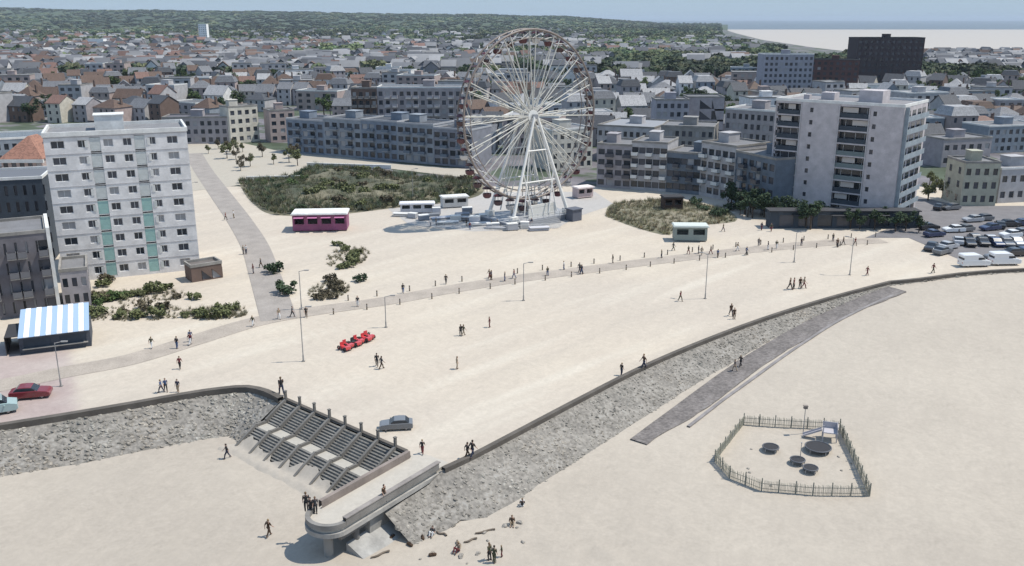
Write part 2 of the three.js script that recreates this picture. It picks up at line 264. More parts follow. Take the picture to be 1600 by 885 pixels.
{                                                                   // stepped wall between the stone slope and the jetty
  const u = stairB.clone().sub(stairA), L = u.length(), th = Math.atan2(-u.z, u.x);
  const t = thing('stepped_wall', 'stepped concrete sea wall with dividing ribs and posts beside the jetty', 'stepped wall', stairA.x, 0, stairA.z, th);
  const rise = 0.18, tread = 0.293, N = 9, land = 1.3, x0 = 0, x1 = L - 0.8, cx = (x0 + x1) / 2, len = x1 - x0, z1 = N * tread, z2 = z1 + land;
  for (let k = 0; k < N; k++) part('step', box(len, 3.4 - (k + 0.6) * rise, tread, cx, -3.4, k * tread + tread / 2), M.stepStone, t);
  part('landing', box(len, 3.4 - N * rise - 0.05, land, cx, -3.4, z1 + land / 2), mat([0.42, 0.4, 0.36], { map: T.sand }), t);
  for (let k = 0; k < N; k++) part('step', box(len, 1.75 - k * rise, tread, cx, -3.4, z2 + k * tread + tread / 2), M.stepStone, t);
  const rm = mat([0.2, 0.188, 0.172], { map: T.concrete });
  for (let s = 0.6; s < len; s += 2.62) {
    part('rib', merge([beam(V(s, 0.12, -0.1), V(s, -N * rise + 0.22, z1), 0.28, 0.5), beam(V(s, -N * rise + 0.1, z1), V(s, -N * rise + 0.1, z2), 0.28, 0.35), beam(V(s, -N * rise + 0.16, z2), V(s, -3.2, z2 + N * tread + 0.2), 0.28, 0.5)]), rm, t);
    part('post', merge([box(0.24, 1.25, 0.24, s, 0, -0.15), box(0.32, 0.08, 0.32, s, 1.25, -0.15)]), rm, t);
  }
  part('parapet', box(len, 0.22, 0.4, cx, 0.02, -0.35), M.kerb, t);
  const zf = z2 + N * tread, bank = grid(70, 9, (u, v) => { const x = lerp(-0.6, len + 0.3, u), n = fbm(x * 0.45, 3, 95, 4), z = zf + 2.0 - v * (2.6 + n * 2.6); return V(x, -3.3 + 0.34 * smooth(v, 0, 0.45) + Math.max(0, (zf - z) * 0.62) + fbm(x * 0.9, z * 0.9, 96, 3) * 0.12 * smooth(v, 0, 0.3), z); }, () => [0.41, 0.37, 0.322]);
  part('sand_bank', bank, mat([1, 1, 1], { vertexColors: true, map: T.sand, bumpMap: T.sandBump, bumpScale: 0.025 }), t);
}
{                                                                   // jetty: a round-ended viewing deck on piers
  const m0 = G(662, 724), m1 = G(514, 811), d = m1.clone().sub(m0), L = d.length(), th = Math.atan2(d.x, d.z), w = 1.95;
  const t = thing('jetty', 'raised round-ended concrete jetty on piers reaching over the beach', 'jetty', m0.x, 0, m0.z, th);
  const outline = (r, z0) => { const p = [[r, z0], [-r, z0], [-r, L]]; for (let k = 1; k < 16; k++) { const a = Math.PI - k * Math.PI / 16; p.push([Math.cos(a) * r, L + Math.sin(a) * r * 0.9]); } p.push([r, L]); return p; };
  const flat = (g, y) => { g.rotateX(Math.PI / 2); return g.translate(0, y, 0); };   // shape y becomes z, extruded downward
  part('deck', flat(extrude(outline(w, -1.5), 0.5), 0.02), mat([0.46, 0.43, 0.385], { map: T.sand, bumpMap: T.sandBump, bumpScale: 0.02 }), t);
  part('ledge', flat(extrude(outline(w + 0.28, -0.6), 0.42), -0.3), mat([0.4, 0.385, 0.36], { map: T.concrete }), t);
  const wallOf = (pts, h, y, name, m) => {                            // parapet wall along one run of the outline
    const a = pts.map(([x, z]) => V(x, y, z)), o = a.map((p) => p.clone()), out = side(a, 0.2), inn = side(a, -0.2), up = (l) => l.map((p) => V(p.x, y + h, p.z));
    const g = merge([strip(out, up(out)), strip(up(out), up(inn)), strip(up(inn), inn)]); return part(name, g, m, t);
  };
  const o2 = outline(w, 0), pm = mat([0.27, 0.225, 0.2], { map: T.concrete }), pm2 = mat([0.24, 0.228, 0.212], { map: T.concrete });
  wallOf([[-w, 0], [-w, L * 0.5], [-w, L - 0.8]], 0.75, 0.02, 'parapet', pm);
  wallOf(o2.slice(2), 0.45, 0.02, 'end_parapet', pm2);
  wallOf([[w, L], [w, L * 0.5], [w, 0.2]], 0.7, 0.02, 'parapet', pm2);
  part('capping', box(0.5, 0.09, L, w, 0.72, L / 2), mat([0.3, 0.27, 0.25], { map: T.concrete }), t);
  const beamM = mat([0.2, 0.19, 0.18], { map: T.concrete });
  for (const x of [-1.5, 0, 1.5]) part('girder', box(0.35, 0.7, L + 0.6, x, -1.4, L / 2), beamM, t);
  part('abutment', merge([box(2 * w + 0.5, 3.4, 3, 0, -4.2, 0.2), box(2 * w - 0.3, 3.3, L * 0.62, 0, -4.2, 1.7 + L * 0.31)]), mat([0.28, 0.27, 0.25], { map: T.concrete }), t);
  for (const z of [L * 0.86]) for (const x of [-1.4, 1.4]) part('pier', rod(V(x, -4.2, z), V(x, -0.7, z), 0.32, 14), beamM, t);
  part('pier', rod(V(0.5, -4.2, L + 0.7), V(0.5, -0.7, L + 0.7), 0.42, 16), mat([0.36, 0.35, 0.33], { map: T.concrete }), t);
  part('apron', (() => { const g = extrude([[0, 0], [3.6, -1.5], [3.6, -2], [0, -2]], 7.5); g.translate(w - 0.6, -2.2, L * 0.36); return g; })(), mat([0.38, 0.37, 0.35], { map: T.concrete }), t);
}

// ---------------------------------------------------------------- buildings
const paneGeo = {}, pane = (w, h) => paneGeo[w.toFixed(2) + h.toFixed(2)] ??= box(w, h, 0.04);
const frameGeo = {}, frameOf = (w, h) => frameGeo[w.toFixed(2) + h.toFixed(2)] ??= merge([box(w, 0.09, 0.07), box(w, 0.09, 0.07, 0, h - 0.09), box(0.09, h - 0.18, 0.07, -w / 2 + 0.045, 0.09), box(0.09, h - 0.18, 0.07, w / 2 - 0.045, 0.09), box(0.07, h - 0.18, 0.06, 0, 0.09)]);
// a wall panel with openings: front face at z = 0, reveals going back by deep
function facade(w, h, holes, deep) {
  const s = shapeOf([[-w / 2, 0], [w / 2, 0], [w / 2, h], [-w / 2, h]]);
  for (const [x, y, ww, hh] of holes) { const p = new THREE.Path(); p.moveTo(x - ww / 2, y); p.lineTo(x - ww / 2, y + hh); p.lineTo(x + ww / 2, y + hh); p.lineTo(x + ww / 2, y); p.closePath(); s.holes.push(p); }
  const g = new THREE.ExtrudeGeometry(s, { depth: deep, bevelEnabled: false }); g.translate(0, 0, -deep); return g;
}
function addWindows(t, holes, z, o = {}) {
  for (const [x, y, w, h] of holes) {
    const p = part('window', pane(w, h), R() < (o.curtain ?? 0.2) ? M.curtain : R() < 0.5 ? M.glass : M.glassSoft, t, [x, y, z]);
    if (o.frame) part('frame', frameOf(w, h), o.frame, p, [0, 0, 0.055]);
  }
}
// flat-roofed block; origin in the middle of the front foot, front looks along local +z
function makeBlock(o) {
  const t = thing(o.name ?? 'apartment_building', o.label, o.category ?? 'building', o.x, o.y ?? 0, o.z, o.turn ?? 0, o.group);
  const { w, h, d, floors, bays } = o, fh = (h - 0.5) / floors, deep = 0.28, holes = [], ww = o.ww ?? Math.min(1.6, w / bays * 0.55), wh = o.wh ?? Math.min(1.55, fh * 0.55);
  for (let f = o.first ?? 0; f < floors; f++) for (let b = 0; b < bays; b++) if (!o.skip || !o.skip(f, b)) holes.push([(b + 0.5) / bays * w - w / 2, f * fh + (fh - wh) * 0.55, ww, wh]);
  const wall = o.wall ?? WALLS['pale grey'], sides = [];
  for (const s of [-1, 1]) if (o.sides) { const nb = Math.max(1, Math.round(d / 4.5)); for (let f = 0; f < floors; f++) for (let b = 0; b < nb; b++) sides.push([s, (b + 0.5) / nb * d, f * fh + (fh - wh) * 0.55]); }
  part('wall', merge([facade(w, h, holes, deep), box(w, h, d - deep, 0, 0, -deep - (d - deep) / 2)]), wall, t);
  addWindows(t, holes, -deep + 0.06, { frame: o.frame, curtain: o.curtain });
  for (const [s, z, y] of sides) { const p = part('window', pane(1.1, wh), M.glass, t, [s * (w / 2 + 0.012), y, -z], Math.PI / 2); p.castShadow = true; }
  const pm = o.trim ?? M.concrete;
  part('parapet', merge([box(w + 0.16, 0.5, 0.3, 0, h, -0.07), box(w + 0.16, 0.5, 0.3, 0, h, -d + 0.07), box(0.3, 0.5, d - 0.44, -w / 2 + 0.07, h, -d / 2), box(0.3, 0.5, d - 0.44, w / 2 - 0.07, h, -d / 2)]), pm, t);
  part('roof', box(w - 0.46, 0.08, d - 0.46, 0, h + 0.002, -d / 2), o.roof ?? mat([0.2, 0.2, 0.21], { map: T.asphalt }), t);
  if (o.box !== false) part('roof_box', merge([box(Math.min(4, w * 0.3), 2.2, Math.min(4, d * 0.35), (o.boxAt ?? 0) * w, h + 0.06, -d * 0.55), box(Math.min(4, w * 0.3) + 0.3, 0.16, Math.min(4, d * 0.35) + 0.3, (o.boxAt ?? 0) * w, h + 2.26, -d * 0.55)]), o.boxMat ?? wall, t);
  if (o.balcony) for (const b of o.balcony) for (let f = o.balFrom ?? 1; f < floors; f++) {
    const x = (b + 0.5) / bays * w - w / 2, bw = w / bays * 0.86;
    const p = part('balcony', merge([box(bw, 0.14, 1.15, x, f * fh + 0.05, 0.575)]), o.balMat ?? pm, t);
    part('railing', merge([box(bw, 0.85, 0.05, x, f * fh + 0.24, 1.12), box(0.05, 0.85, 1.08, x - bw / 2 + 0.03, f * fh + 0.24, 0.57), box(0.05, 0.85, 1.08, x + bw / 2 - 0.03, f * fh + 0.24, 0.57)]), o.railMat ?? M.glassSoft, p);
  }
  return t;
}
const footprints = [];                                             // built-up ground that the houses of the town keep clear of
function blockAt(pxL, pyL, pxR, pyR, o) {                           // surveyed from the two ends of its front foot
  const a = G(pxL, pyL), b = G(pxR, pyR), w = a.distanceTo(b), m = a.clone().lerp(b, 0.5), turn = Math.atan2(-(b.z - a.z), b.x - a.x);
  footprints.push({ x: m.x - Math.sin(turn) * o.d / 2, z: m.z - Math.cos(turn) * o.d / 2, r: Math.hypot(w, o.d) / 2, w, d: o.d, turn });
  return makeBlock({ ...o, w, x: m.x, z: m.z, turn });
}
// pitched-roof house; origin in the middle of the front foot
function makeHouse(o) {
  const t = thing(o.name ?? 'town_house', o.label ?? '', 'house', o.x ?? 0, 0, o.z ?? 0, o.turn ?? 0, o.group), { w, h, d, rh, bays, floors, type } = o, deep = 0.2, holes = [], fh = h / floors;
  for (let f = 0; f < floors; f++) for (let b = 0; b < bays; b++) if (f || b !== (bays >> 1)) holes.push([(b + 0.5) / bays * w - w / 2, f * fh + fh * 0.32, 1.05, Math.min(1.5, fh * 0.5)]);
  const door = [(((bays >> 1) + 0.5) / bays) * w - w / 2, 0.02, 1.1, 2.1];
  const list = [facade(w, h, [...holes, door], deep), box(w, h, d - deep, 0, 0, -deep - (d - deep) / 2)];
  if (type === 'gable') for (const s of [-1, 1]) { const g = extrude([[0, 0], [d, 0], [d / 2, rh]], 0.25); g.rotateY(Math.PI / 2); g.translate(s * (w / 2 - 0.125) - 0.125, h, 0); list.push(g); }
  if (type === 'front') for (const z of [-0.25, -d]) { const g = extrude([[-w / 2, 0], [w / 2, 0], [0, rh]], 0.25); g.translate(0, h, z); list.push(g); }
  part('wall', merge(list), o.wall, t);
  const th = 0.2, ov = 0.3;
  let rg;
  if (type === 'gable') { rg = extrude([[-ov, -ov * rh / (d / 2)], [d / 2, rh], [d + ov, -ov * rh / (d / 2)], [d + ov, -ov * rh / (d / 2) + th], [d / 2, rh + th * 1.2], [-ov, -ov * rh / (d / 2) + th]], w + 0.5); rg.rotateY(Math.PI / 2); rg.translate(-w / 2 - 0.25, h + 0.003, 0); }
  else if (type === 'front') { const k = ov * rh / (w / 2); rg = extrude([[-w / 2 - ov, -k], [0, rh], [w / 2 + ov, -k], [w / 2 + ov, -k + th], [0, rh + th * 1.2], [-w / 2 - ov, -k + th]], d + 0.5); rg.translate(0, h + 0.003, -d - 0.25); }
  else { // hipped or mansard
    const i = type === 'mansard' ? 1.3 : Math.min(w, d) * 0.48, p = [[-w / 2 - ov, 0, ov], [w / 2 + ov, 0, ov], [w / 2 + ov, 0, -d - ov], [-w / 2 - ov, 0, -d - ov], [-w / 2 + i, rh, -i], [w / 2 - i, rh, -i], [w / 2 - i, rh, -d + i], [-w / 2 + i, rh, -d + i]];
    const f = [[0, 1, 5, 4], [1, 2, 6, 5], [2, 3, 7, 6], [3, 0, 4, 7], [4, 5, 6, 7], [3, 2, 1, 0]], pos = [], uv = [];
    for (const q of f) for (const k of [0, 1, 2, 0, 2, 3]) { const c = p[q[k]]; pos.push(...c); uv.push(Math.abs(p[q[0]][0] - p[q[1]][0]) > 0.5 ? c[0] : c[2], c[1] * 1.3); }
    rg = new THREE.BufferGeometry(); rg.setAttribute('position', new THREE.Float32BufferAttribute(pos, 3)); rg.setAttribute('uv', new THREE.Float32BufferAttribute(uv, 2)); rg.computeVertexNormals(); rg.translate(0, h + 0.003, 0);
  }
  const roof = part('roof', rg, o.roof, t);
  part('chimney', merge([box(0.7, rh * 0.7 + 1.1, 1, w * 0.38, h + rh * 0.15, -d * 0.55), box(0.25, 0.3, 0.25, w * 0.38, h + rh * 0.85 + 1.1, -d * 0.5)]), o.stack ?? WALLS['brick brown'], roof);
  addWindows(t, holes, -deep + 0.05, { curtain: 0.15 });
  part('door', box(1.1, 2.1, 0.05), M.dark, t, [door[0], 0.02, -deep + 0.05]);
  return t;
}
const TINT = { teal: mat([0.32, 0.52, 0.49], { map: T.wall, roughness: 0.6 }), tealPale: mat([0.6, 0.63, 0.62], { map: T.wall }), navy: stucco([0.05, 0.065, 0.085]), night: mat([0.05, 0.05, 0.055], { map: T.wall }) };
{                                                                   // white apartment block with turquoise loggia strips
  const h = 24, a = G(66, 215, h), b = G(291, 205, h), w = a.distanceTo(b), m = a.clone().lerp(b, 0.5), turn = Math.atan2(-(b.z - a.z), b.x - a.x), d = 13, floors = 9, fh = 2.64, deep = 0.35;
  footprints.push({ x: m.x - Math.sin(turn) * 6, z: m.z - Math.cos(turn) * 6, r: 15 });
  const t = thing('apartment_building', 'white nine-storey apartment block with two turquoise panel strips', 'building', m.x, 0, m.z, turn);
  const cols = [[0.09, 2], [0.257, 1.45], [0.435, 1.45], [0.567, 1.35], [0.742, 1.2], [0.89, 1.7]], strips = [[0.345, 1.6], [0.655, 1.6]], holes = [], bigs = strips.map(([f, ww]) => [f * w - w / 2, 0.3, ww, h - 0.6]);
  for (let f = 0; f < floors; f++) for (const [c, ww] of cols) holes.push([c * w - w / 2, f * fh + 0.95, ww, 1.25]);
  const wall = stucco([0.75, 0.735, 0.73]);
  part('wall', merge([facade(w, h, [...holes, ...bigs], deep), box(w, h, d - 1.4, 0, 0, -1.4 - (d - 1.4) / 2), box(0.4, h, 1.05, -w / 2 + 0.2, 0, -deep - 0.525), box(0.4, h, 1.05, w / 2 - 0.2, 0, -deep - 0.525), box(w - 0.8, 0.3, 1.05, 0, h - 0.3, -deep - 0.525)]), wall, t);
  addWindows(t, holes, -deep + 0.08, { frame: M.frame, curtain: 0.3 });
  for (const [f, ww] of strips) for (let k = 0; k < floors; k++) {
    part('balcony_slab', box(ww, 0.16, 1.0, f * w - w / 2, k * fh + 0.32, -0.55), M.white, t);
    part('loggia_panel', box(ww - 0.04, k < 5 ? 2.2 : 2.0, 0.07, f * w - w / 2, k * fh + 0.5, -0.07), k < 5 ? TINT.teal : TINT.tealPale, t);
    part('loggia_side_panel', box(0.5, 1.1, 0.06, f * w - w / 2 + (f > 0.5 ? 1.35 : -1.3), k * fh + 0.98, 0.034), k < 5 ? (k % 2 ? M.white : TINT.tealPale) : M.white, t);
  }
  for (let k = 1; k <= floors; k++) part('string_course', box(w - 0.02, 0.09, 0.05, 0, k * fh + 0.02, 0.028), mat([0.42, 0.41, 0.42]), t);
  part('parapet', merge([box(w + 0.3, 0.7, 0.35, 0, h, -0.03), box(w + 0.3, 0.7, 0.35, 0, h, -d + 0.03), box(0.35, 0.7, d - 0.41, -w / 2 + 0.03, h, -d / 2), box(0.35, 0.7, d - 0.41, w / 2 - 0.03, h, -d / 2)]), M.white, t);
  part('roof', box(w - 0.4, 0.1, d - 0.4, 0, h + 0.003, -d / 2), mat([0.23, 0.23, 0.24], { map: T.asphalt }), t);
  part('lift_house', merge([box(4.5, 2.4, 4, -1, h + 0.1, -8), box(4.8, 0.15, 4.3, -1, h + 2.5, -8)]), M.white, t);
  for (let f = 0; f < floors; f++) for (const z of [4, 9]) part('window', pane(1.1, 1.25), M.glass, t, [w / 2 + 0.012, f * fh + 0.95, -z], Math.PI / 2);
}
blockAt(300, 442, 348, 434, { name: 'low_annex', label: 'low brown annex at the street corner of the white apartment block', h: 2.5, d: 3.5, floors: 1, bays: 3, wall: WALLS['brick brown'], ww: 1.8, wh: 1.7, box: false, roof: mat([0.17, 0.15, 0.14], { map: T.asphalt }) });
{
  const t = blockAt(-60, 508, 90, 488, { label: 'flat-roofed building with shade-dark walls and a sun-white end wall behind the striped-roof kiosk', h: 12.2, d: 11, floors: 4, bays: 9, wall: stucco([0.17, 0.16, 0.175]), ww: 1.7, wh: 1.7, balcony: [0, 2, 3, 5, 6, 8], railMat: mat([0.14, 0.14, 0.15]), curtain: 0.25, boxAt: -0.2 });
  part('sunlit_end_wall', box(0.5, 12.9, 11.3, G(-60, 508).distanceTo(G(90, 488)) / 2 + 0.26, 0, -5.5), M.white, t);  // sunlight painted in: white end where lit, dark walls where shaded
}
blockAt(100, 482, 143, 477, { label: 'small mauve grey block squeezed beside the sun-white end wall', h: 5.6, d: 8, floors: 2, bays: 3, wall: WALLS['mauve grey'], box: false, sides: true });
blockAt(-90, 420, 84, 408, { label: 'navy glazed building with long window bands behind the dark flat-roofed building', h: 15, d: 12, floors: 5, bays: 12, wall: TINT.navy, ww: 2.0, wh: 1.7, curtain: 0.02, trim: M.white, boxAt: -0.3, roof: mat([0.12, 0.13, 0.15]) });
blockAt(-120, 300, 88, 285, { label: 'long blue grey building with a pale roof edge behind the orange-roofed house', h: 12, d: 16, floors: 4, bays: 16, wall: WALLS['blue grey'], trim: M.white, roof: mat([0.17, 0.2, 0.23], { map: T.roof }) });
{
  const a = G(12, 345), b = G(82, 341), m = a.clone().lerp(b, 0.5);
  footprints.push({ x: m.x, z: m.z - 6, r: 9 });
  const t = makeHouse({ name: 'orange_roofed_house', x: m.x, z: m.z, w: a.distanceTo(b), h: 13.2, d: 12, rh: 4.4, bays: 5, floors: 4, type: 'hip', wall: WALLS.pinkish, roof: slate([0.33, 0.165, 0.115]) });
  tag(t, 'pinkish house with a bright orange hipped roof beside the white apartment block', 'house');
  part('cornice', box(a.distanceTo(b) + 0.9, 0.7, 0.5, 0, 12.45, 0.25), M.white, t);
}
{                                                                   // kiosk with a blue and white corrugated roof
  const a = G(32, 555), b = G(143, 541), w = a.distanceTo(b), m = a.clone().lerp(b, 0.5), turn = Math.atan2(-(b.z - a.z), b.x - a.x), d = 6.5;
  const t = thing('beach_kiosk', 'beach kiosk with a sloping blue and white striped roof', 'kiosk', m.x, 0, m.z, turn);
  footprints.push({ x: m.x, z: m.z - 3, r: 6 });
  const wm = mat([0.07, 0.08, 0.1], { map: T.wall });
  part('wall', merge([facade(w, 2.3, [[-w * 0.25, 0.8, w * 0.38, 1.2], [w * 0.25, 0.8, w * 0.38, 1.2]], 0.15), box(w, 2.3, 0.15, 0, 0, -d + 0.08), box(0.15, 2.3, d - 0.3, -w / 2 + 0.075, 0, -d / 2), box(0.15, 2.3, d - 0.3, w / 2 - 0.075, 0, -d / 2)]), wm, t);
  part('counter', box(w * 0.92, 0.08, 0.5, 0, 0.72, 0.22), M.concrete, t);
  for (const s of [-1, 1]) part('shutter', box(w * 0.38, 1.2, 0.05, s * w * 0.25, 0.8, -0.1), TINT.navy, t);
  const rise = 1.7, n = 13, blue = mat([0.3, 0.41, 0.56], { roughness: 0.5 }), pale = mat([0.78, 0.8, 0.82], { roughness: 0.5 });
  part('rafter_frame', merge([box(w, 0.12, 0.15, 0, 2.3, -0.1), box(w, 0.12, 0.15, 0, 2.3 + rise * 0.93, -d + 0.2)]), M.dark, t);
  for (let k = 0; k < n; k++) { const g = box(w / n * 0.96, 0.07 + (k % 2) * 0.05, Math.hypot(d + 0.9, rise), (k + 0.5) / n * w - w / 2, 0, 0); g.rotateX(Math.atan2(rise, d + 0.9)); g.translate(0, 2.42 + rise / 2, -d / 2 + 0.15); part('roof_panel', g, k % 2 ? pale : blue, t); }
  part('side_awning', box(1.6, 0.08, d * 0.9, -w / 2 - 0.85, 2.4, -d / 2), M.dark, t);
  part('side_screen', box(0.06, 2.4, d * 0.9, -w / 2 - 1.62, 0, -d / 2), M.dark, t);
}
// terrace along the far side of the dune garden
[[450, 238, 508, 243, 11.2, 'blue grey', 4], [508, 243, 566, 248, 12.2, 'pale grey', 4], [566, 248, 622, 253, 12.4, 'blue grey', 4], [622, 253, 678, 258, 12.2, 'pale grey', 4], [678, 258, 738, 263, 11.4, 'mauve grey', 4]].forEach(([a, b, c, d, h, m, f], k) =>
  blockAt(a, b, c, d, { name: 'terrace_building', label: ['blue grey terrace block at the plaza end of the row behind the dune garden', 'pale terrace block second from the plaza behind the dune garden', 'blue grey terrace block in the middle of the row behind the dune garden', 'pale terrace block second from the ferris wheel behind the dune garden', 'mauve grey terrace block next to the ferris wheel behind the dune garden'][k], group: 'terrace blocks behind the dune garden', h: h - 0.5, d: 12, floors: f, bays: 5, wall: m === 'blue grey' ? stucco([0.2, 0.24, 0.3]) : m === 'pale grey' ? stucco([0.27, 0.3, 0.34]) : stucco([0.24, 0.25, 0.29]), ww: 1.9, wh: 1.6, balcony: [1, 3], railMat: mat([0.12, 0.15, 0.19]), roof: ROOFS['dark slate'], trim: mat([0.35, 0.36, 0.38]), curtain: 0.15, boxAt: (k % 3 - 1) * 0.25 }));
blockAt(552, 222, 592, 222, { label: 'dark brown block behind the blue grey terrace, beside the long pinkish block', h: 18.6, d: 12, floors: 6, bays: 4, wall: WALLS['brick brown'], balcony: [0, 1, 2, 3], railMat: mat([0.2, 0.18, 0.17]) });
blockAt(592, 222, 722, 222, { label: 'long pinkish grey block with balcony bands rising behind the blue grey terrace', h: 18.8, d: 12, floors: 6, bays: 12, wall: stucco([0.38, 0.345, 0.35]), balcony: [1, 2, 4, 5, 7, 8, 10], railMat: mat([0.4, 0.37, 0.38]), trim: M.white, boxAt: 0.1 });
{
  const p = G(399, 224), q = G(447, 216);
  footprints.push({ x: p.x, z: p.z - 5, r: 13 });
  makeBlock({ label: 'cream building with a tall blank sunlit gable wall at the plaza corner', x: p.x - 4, z: p.z - 2, turn: 0.75, w: 11, d: 7, h: 12.5, floors: 4, bays: 4, wall: stucco([0.6, 0.57, 0.5]), boxAt: -0.2 });
  makeBlock({ label: 'pinkish corner building beside the cream gable wall on the plaza', x: p.x + 9, z: p.z - 4, turn: 0.5, w: 9, d: 8, h: 11, floors: 4, bays: 3, wall: WALLS.pinkish });
  makeBlock({ label: 'long dark mauve building on the plaza beside the cream gable wall', x: p.x - 20, z: p.z + 2, turn: 0.12, w: 22, d: 11, h: 9, floors: 3, bays: 9, wall: WALLS['mauve grey'], roof: mat([0.1, 0.095, 0.11]) });
  footprints.push({ x: p.x - 20, z: p.z - 4, r: 14 });
}
blockAt(862, 268, 925, 262, { label: 'cream white block seen through the landward half of the ferris wheel', h: 11.5, d: 11, floors: 4, bays: 6, wall: stucco([0.55, 0.53, 0.48]), trim: M.white });
// blocks between the wheel and the pale tower
[[932, 292, 985, 296, 11, 'mauve grey', 4, 4], [985, 296, 1040, 300, 12, 'pale grey', 4, 5], [1040, 300, 1092, 305, 10, 'blue grey', 3, 5], [1092, 305, 1145, 316, 13, 'pale grey', 4, 5], [1145, 316, 1206, 334, 12, 'blue grey', 4, 6]].forEach(([a, b, c, d, h, m, f, n], k) =>
  blockAt(a, b, c, d, { name: 'sea_front_block', label: 'grey sea front block with balconies, ' + ['next to the ferris wheel', 'second from the ferris wheel', 'in the middle of the curving row', 'second from the pale tower', 'touching the pale tower'][k], group: 'sea front blocks between the wheel and the pale tower', h, d: 12, floors: f, bays: n, wall: m === 'blue grey' ? stucco([0.15, 0.18, 0.22]) : WALLS[m], balcony: k % 2 ? [0, 2, 4] : [1, 3], railMat: k % 2 ? M.white : M.glassSoft, ww: 1.7, curtain: 0.15, boxAt: (k % 3 - 1) * 0.25 }));
blockAt(1072, 222, 1128, 222, { label: 'pale block with a deep dark recessed front behind the curving sea front row', h: 15.5, d: 10, floors: 4, bays: 3, wall: WALLS['mauve grey'], ww: 4.4, wh: 3.1, curtain: 0, box: false });
blockAt(1022, 225, 1074, 225, { label: 'lavender grey block beside the one with the dark recessed front', h: 15, d: 10, floors: 5, bays: 5, wall: stucco([0.37, 0.36, 0.4]) });
blockAt(1128, 262, 1204, 270, { label: 'broad mauve grey block behind the sea front row and beside the pale tower', h: 17, d: 14, floors: 6, bays: 8, wall: stucco([0.33, 0.31, 0.32]), trim: M.white });
blockAt(1030, 262, 1112, 266, { label: 'brownish grey block behind the middle of the curving sea front row', h: 12, d: 14, floors: 4, bays: 8, wall: stucco([0.28, 0.27, 0.26]) });
blockAt(932, 250, 1020, 256, { label: 'flat grey building with a wide roof behind the sea front row near the wheel', h: 10.5, d: 22, floors: 3, bays: 9, wall: WALLS['pale grey'], roof: mat([0.24, 0.25, 0.27]) });
// towers far behind the sea front
blockAt(1190, 158, 1266, 158, { name: 'tower_block', label: 'blue grey slab tower behind the pale tower', category: 'building', h: 24, d: 14, floors: 8, bays: 10, wall: stucco([0.36, 0.36, 0.41]), curtain: 0.1, trim: M.white });
blockAt(1262, 150, 1338, 152, { name: 'tower_block', label: 'dark brown tower block standing lower beside the darkest tower', h: 20, d: 14, floors: 7, bays: 8, wall: stucco([0.12, 0.06, 0.055]), trim: TINT.night, roof: M.dark });
blockAt(1333, 142, 1436, 142, { name: 'tower_block', label: 'wide dark brown tower block, tallest on the skyline toward the bay', h: 31, d: 16, floors: 9, bays: 12, wall: stucco([0.06, 0.045, 0.05]), trim: TINT.night, roof: M.dark, curtain: 0.02 });
blockAt(1336, 152, 1442, 152, { name: 'low_hall', label: 'low white hall at the foot of the wide dark brown tower block', h: 6.5, d: 12, floors: 1, bays: 7, wall: mat([0.8, 0.8, 0.78], { map: T.wall }), ww: 1.4, wh: 3, trim: M.white, box: false });
blockAt(1500, 322, 1555, 322, { label: 'pale yellowish three-storey house beside the car park', h: 10, d: 9, floors: 3, bays: 4, wall: stucco([0.46, 0.45, 0.36]), ww: 1.1, sides: true });
blockAt(1558, 318, 1640, 314, { label: 'low grey building with a white band next to the yellowish house', h: 8, d: 10, floors: 2, bays: 6, wall: WALLS['pale grey'], trim: M.white });
blockAt(1470, 262, 1545, 258, { label: 'grey house row behind the yellowish house by the car park', h: 8, d: 10, floors: 2, bays: 6, wall: WALLS['mauve grey'] });
blockAt(1540, 240, 1630, 236, { label: 'long grey building with a white roof edge beyond the yellowish house', h: 8.5, d: 12, floors: 3, bays: 9, wall: WALLS['blue grey'], trim: M.white });
